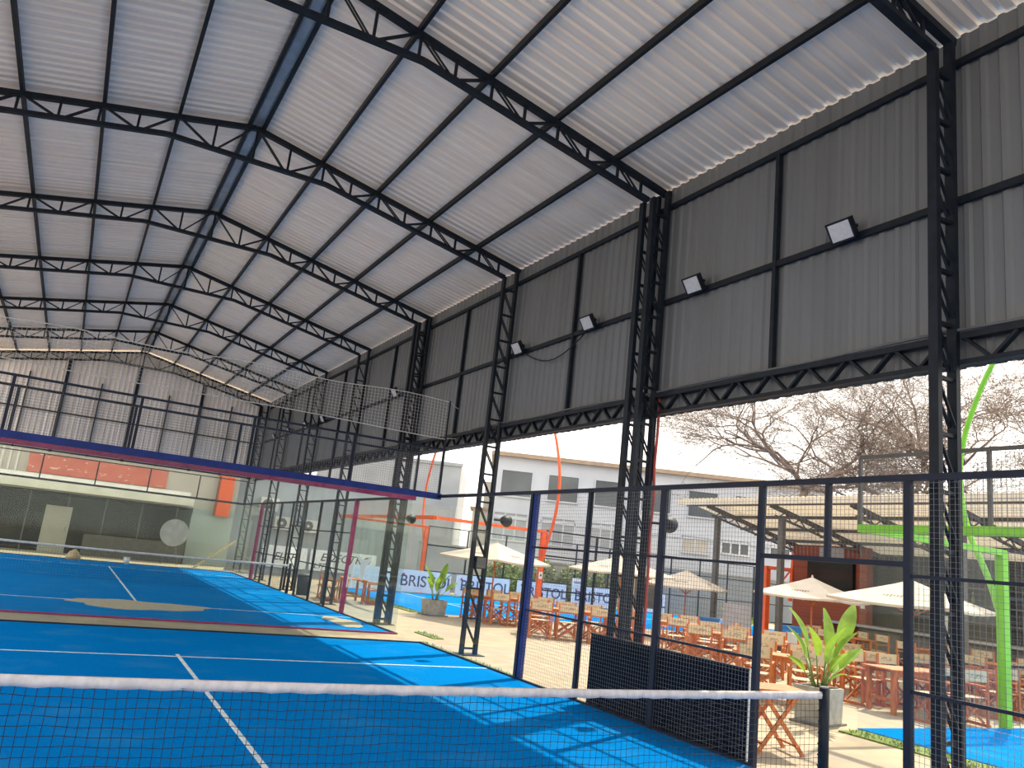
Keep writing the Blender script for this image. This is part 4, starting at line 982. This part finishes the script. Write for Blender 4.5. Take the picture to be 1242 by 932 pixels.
# ------------------------------------------------------------------ planters
def leaf_mesh(L, wd, fold, name, seed):
    rnd = random.Random(seed); b = MB(); N = 12
    for i in range(N + 1):
        q = i / N
        w = wd * (math.sin(math.pi * min(1, q * .92 + .04)) ** .75) * (1 - .25 * q)
        z = L * q; bend = .28 * L * q * q
        e = fold * w
        b.v += [(-w, bend - e, z), (-w * .5, bend - e * .4, z), (0, bend, z), (w * .5, bend - e * .4, z), (w, bend - e, z)]
    for i in range(N):
        for c in range(4):
            a = i * 5 + c; b.f.append((a, a + 1, a + 6, a + 5))
    return b.mesh(name, 'leaf', True)
LV = [leaf_mesh(.62, .115, .35, 'leaf', 1), leaf_mesh(.50, .10, .55, 'leaf', 2), leaf_mesh(.42, .07, .3, 'leaf', 3)]
def planter(x, y, rz, sz, hz, taper, leaves, label, tall):
    t = root('potted_plant', label, 'potted plant', (x, y, 0), rz)
    b = MB(); lo, hi = sz / 2 * taper, sz / 2
    b.v = [(-lo, -lo, 0.03), (lo, -lo, 0.03), (lo, lo, 0.03), (-lo, lo, 0.03), (-hi, -hi, hz), (hi, -hi, hz), (hi, hi, hz), (-hi, hi, hz), (-hi + .04, -hi + .04, hz), (hi - .04, -hi + .04, hz), (hi - .04, hi - .04, hz), (-hi + .04, hi - .04, hz), (-hi + .04, -hi + .04, hz - .06), (hi - .04, -hi + .04, hz - .06), (hi - .04, hi - .04, hz - .06), (-hi + .04, hi - .04, hz - .06)]
    b.f = [(3, 2, 1, 0)] + [(i, (i + 1) % 4, 4 + (i + 1) % 4, 4 + i) for i in range(4)] + [(4 + i, 4 + (i + 1) % 4, 8 + (i + 1) % 4, 8 + i) for i in range(4)] + [(8 + i, 8 + (i + 1) % 4, 12 + (i + 1) % 4, 12 + i) for i in range(4)]
    part(t, 'pot', b.mesh('pot', 'conc'), local=True, label='square concrete pot')
    part(t, 'soil', MB().box(-hi + .04, hi - .04, -hi + .04, hi - .04, hz - .1, hz - .06).mesh('soil', 'soil'), local=True)
    part(t, 'saucer', MB().box(-lo - .12, lo + .12, -lo - .02, lo + .02, 0, .03).mesh('saucer', 'paver'), local=True)
    for (az, tilt, st, k, sc_, tw) in leaves:
        base = Vector((.06 * math.cos(R(az)), .06 * math.sin(R(az)), hz - .06))
        d = Vector((math.sin(R(tilt)) * math.cos(R(az)), math.sin(R(tilt)) * math.sin(R(az)), math.cos(R(tilt))))
        tip = base + d * st * .97 + Vector((0, 0, .02))
        part(t, 'stem', MB().tube([base, base + d * st * .5 + Vector((0, 0, .03)), tip], [.016, .012, .007], 6).mesh('stem', 'stem', True), local=True)
        mx = Matrix.Translation(tip) @ Matrix.Rotation(R(az - 90), 4, 'Z') @ Matrix.Rotation(R(-tilt), 4, 'X') @ Matrix.Rotation(R(tw), 4, 'Z') @ Matrix.Scale(sc_, 4)
        mx = Matrix.Translation(tip) @ Matrix.Rotation(R(az - 90), 4, 'Z') @ Matrix.Rotation(R(-tilt), 4, 'X') @ Matrix.Rotation(R(tw), 4, 'Z') @ Matrix.Scale(sc_, 4)
        part(t, 'leaf', LV[k], mx, local=True)
planter(8.45, 2.97, R(12), .52, .52, .93, [(-30, 22, .72, 0, 1.15, 60), (150, 14, .62, 0, .95, -50), (-20, 8, .55, 0, 1.05, 90), (-62, 20, .45, 1, 1.1, 20), (200, 24, .55, 1, 1.0, -30), (10, 40, .5, 0, .95, 70), (-95, 12, .4, 1, 1.2, 0), (-40, 38, .42, 1, .95, 40), (170, 48, .38, 2, 1.1, 10), (-120, 38, .38, 2, 1.2, 0), (-10, 50, .36, 2, 1.1, 30), (240, 55, .3, 2, 1.0, 0), (100, 20, .5, 1, .9, 0), (60, 35, .5, 1, 1.0, 20)],
        'square concrete planter with tall broad leaves by the lime framed glass', 1)
planter(8.35, 17.0, R(8), .58, .46, .88, [(-20, 8, .55, 0, 1.0, 60), (160, 12, .5, 0, .95, -40), (-60, 18, .4, 0, .9, 10), (30, 24, .62, 0, .8, 40), (200, 26, .35, 1, 1.0, 0), (0, 45, .42, 2, 1.3, 30), (-100, 10, .3, 1, 1.1, 0), (100, 15, .45, 1, 1.0, 0)],
        'tapered concrete planter with green leaves standing before the orange court', 0)
pt = at_axis(915, 760, 1, 12.0)
planter(15.6, 11.9, 0, .45, .4, .9, [(-20, 20, .5, 1, 1.0, 60), (160, 22, .5, 2, 1.2, -40), (-80, 30, .4, 2, 1.2, 10), (60, 24, .45, 1, 1.0, 40), (200, 36, .35, 2, 1.0, 0), (0, 45, .42, 2, 1.3, 30)], 'small potted plant in shade behind the menu board', 0)

# ------------------------------------------------------------------ trees and hedge
def tree(x, y, fork_z, lean, seed, spread, levels, label, nleaf, kleaf, r_trunk=.20):
    rnd = random.Random(seed); br = MB(); tips = []
    t = root('bare_tree', label, 'tree', (x, y, 0))
    tp_ = Vector((x + lean[0], y + lean[1], fork_z))
    pts = [Vector((x, y, 0)), Vector((x, y, 0)).lerp(tp_, .4) + Vector((.12, -.1, 0)), Vector((x, y, 0)).lerp(tp_, .75) + Vector((-.08, .06, 0)), tp_]
    part(t, 'trunk', MB().tube(pts, [r_trunk * 1.25, r_trunk, r_trunk * .92, r_trunk * .85], 10).mesh('trunk', 'bark', True))
    def grow(p, d, L, r, lv):
        seg = 3; q = p.copy(); ps = [q.copy()]; dd = d.copy()
        for i in range(seg):
            dd = (dd + Vector((rnd.gauss(0, .22), rnd.gauss(0, .22), rnd.gauss(0.03, .16)))).normalized()
            q = q + dd * (L / seg); ps.append(q.copy())
        br.tube(ps, [r, r * .88, r * .76, r * .62], 5 if lv < 3 else 3, False)
        if lv >= 4: tips.extend(ps[1:])
        if lv >= levels: return
        nc = 3 if lv < 2 else rnd.choice((2, 3, 3))
        for c in range(nc):
            w = rnd.uniform(0, 6.28); sp_ = rnd.uniform(.35, .85)
            a = Vector((math.cos(w), math.sin(w), 0)); ax = (a - dd * a.dot(dd)).normalized()
            nd = (dd * math.cos(sp_) + ax * math.sin(sp_)); nd.z *= .8; nd.z += .06; nd.normalize()
            st = ps[-1] if c < 2 else ps[rnd.choice((1, 2))]
            grow(st, nd, L * rnd.uniform(.66, .84), max(.006, r * .6), lv + 1)
    for i in range(5):
        w = 2 * math.pi * i / 5 + rnd.uniform(-.3, .3)
        d = Vector((math.cos(w) * spread, math.sin(w) * spread, rnd.uniform(.5, 1.0))).normalized()
        grow(tp_, d, rnd.uniform(2.2, 2.9), r_trunk * .5, 0)
    part(t, 'branches', br.mesh('branches', 'bark'), kind='stuff')
    lf = MB()
    for i in range(nleaf):
        p = rnd.choice(tips) + Vector((rnd.gauss(0, .14), rnd.gauss(0, .14), rnd.gauss(0, .12))); s = rnd.uniform(.03, .07) * kleaf
        a = Vector((rnd.gauss(0, 1), rnd.gauss(0, 1), rnd.gauss(0, 1))).normalized(); b_ = a.orthogonal().normalized()
        lf.poly([p - a * s, p + b_ * s * .5, p + a * s, p - b_ * s * .5])
    part(t, 'leaves', lf.mesh('leaves', 'dryleaf'), kind='stuff')
tree(25.6, 18.4, 6.2, (.15, .1), 5, 1.15, 7, 'bare branching tree behind the left half of the canopy', 12000, 1.0)
tree(29.0, 16.0, 5.6, (.1, -.1), 9, 1.05, 7, 'bare tree with leaning limbs behind the canopy roof', 12000, 1.0, .22)
tree(31.5, 12.5, 5.0, (.2, -.2), 14, 1.1, 7, 'denser dry leaved tree behind the lime green arch', 24000, 1.25, .22)
def shrub(x, y, rx, ry, h, n, seed, label):
    rnd = random.Random(seed); t = root('hedge_shrub', label, 'shrub', (x, y, 0), group='hedge behind the banners'); lf = MB()
    for i in range(n):
        v = Vector((rnd.gauss(0, 1), rnd.gauss(0, 1), rnd.gauss(0, 1))).normalized() * rnd.uniform(.7, 1.0)
        p = Vector((x + v.x * rx, y + v.y * ry, h * .52 + v.z * h * .5)); s = rnd.uniform(.07, .14)
        a = Vector((rnd.gauss(0, 1), rnd.gauss(0, 1), rnd.gauss(0, 1))).normalized(); b_ = a.orthogonal().normalized()
        lf.poly([p - a * s, p + b_ * s * .5, p + a * s, p - b_ * s * .5])
    part(t, 'foliage', lf.mesh('foliage', 'hedge'), kind='stuff')
    for i in range(3): part(t, 'stem', MB().tube([(x + .3 * (i - 1), y, 0), (x + .4 * (i - 1), y, h * .6)], .03, 6).mesh('stem', 'bark'))
for i in range(4):
    shrub(17.6 + 2.1 * i, 29.8 + .1 * (i % 2), 1.0, .7, 1.9 + .25 * ((i * 3) % 2), 1500, 40 + i, 'olive green hedge shrub behind the BRISTOL banner fence')
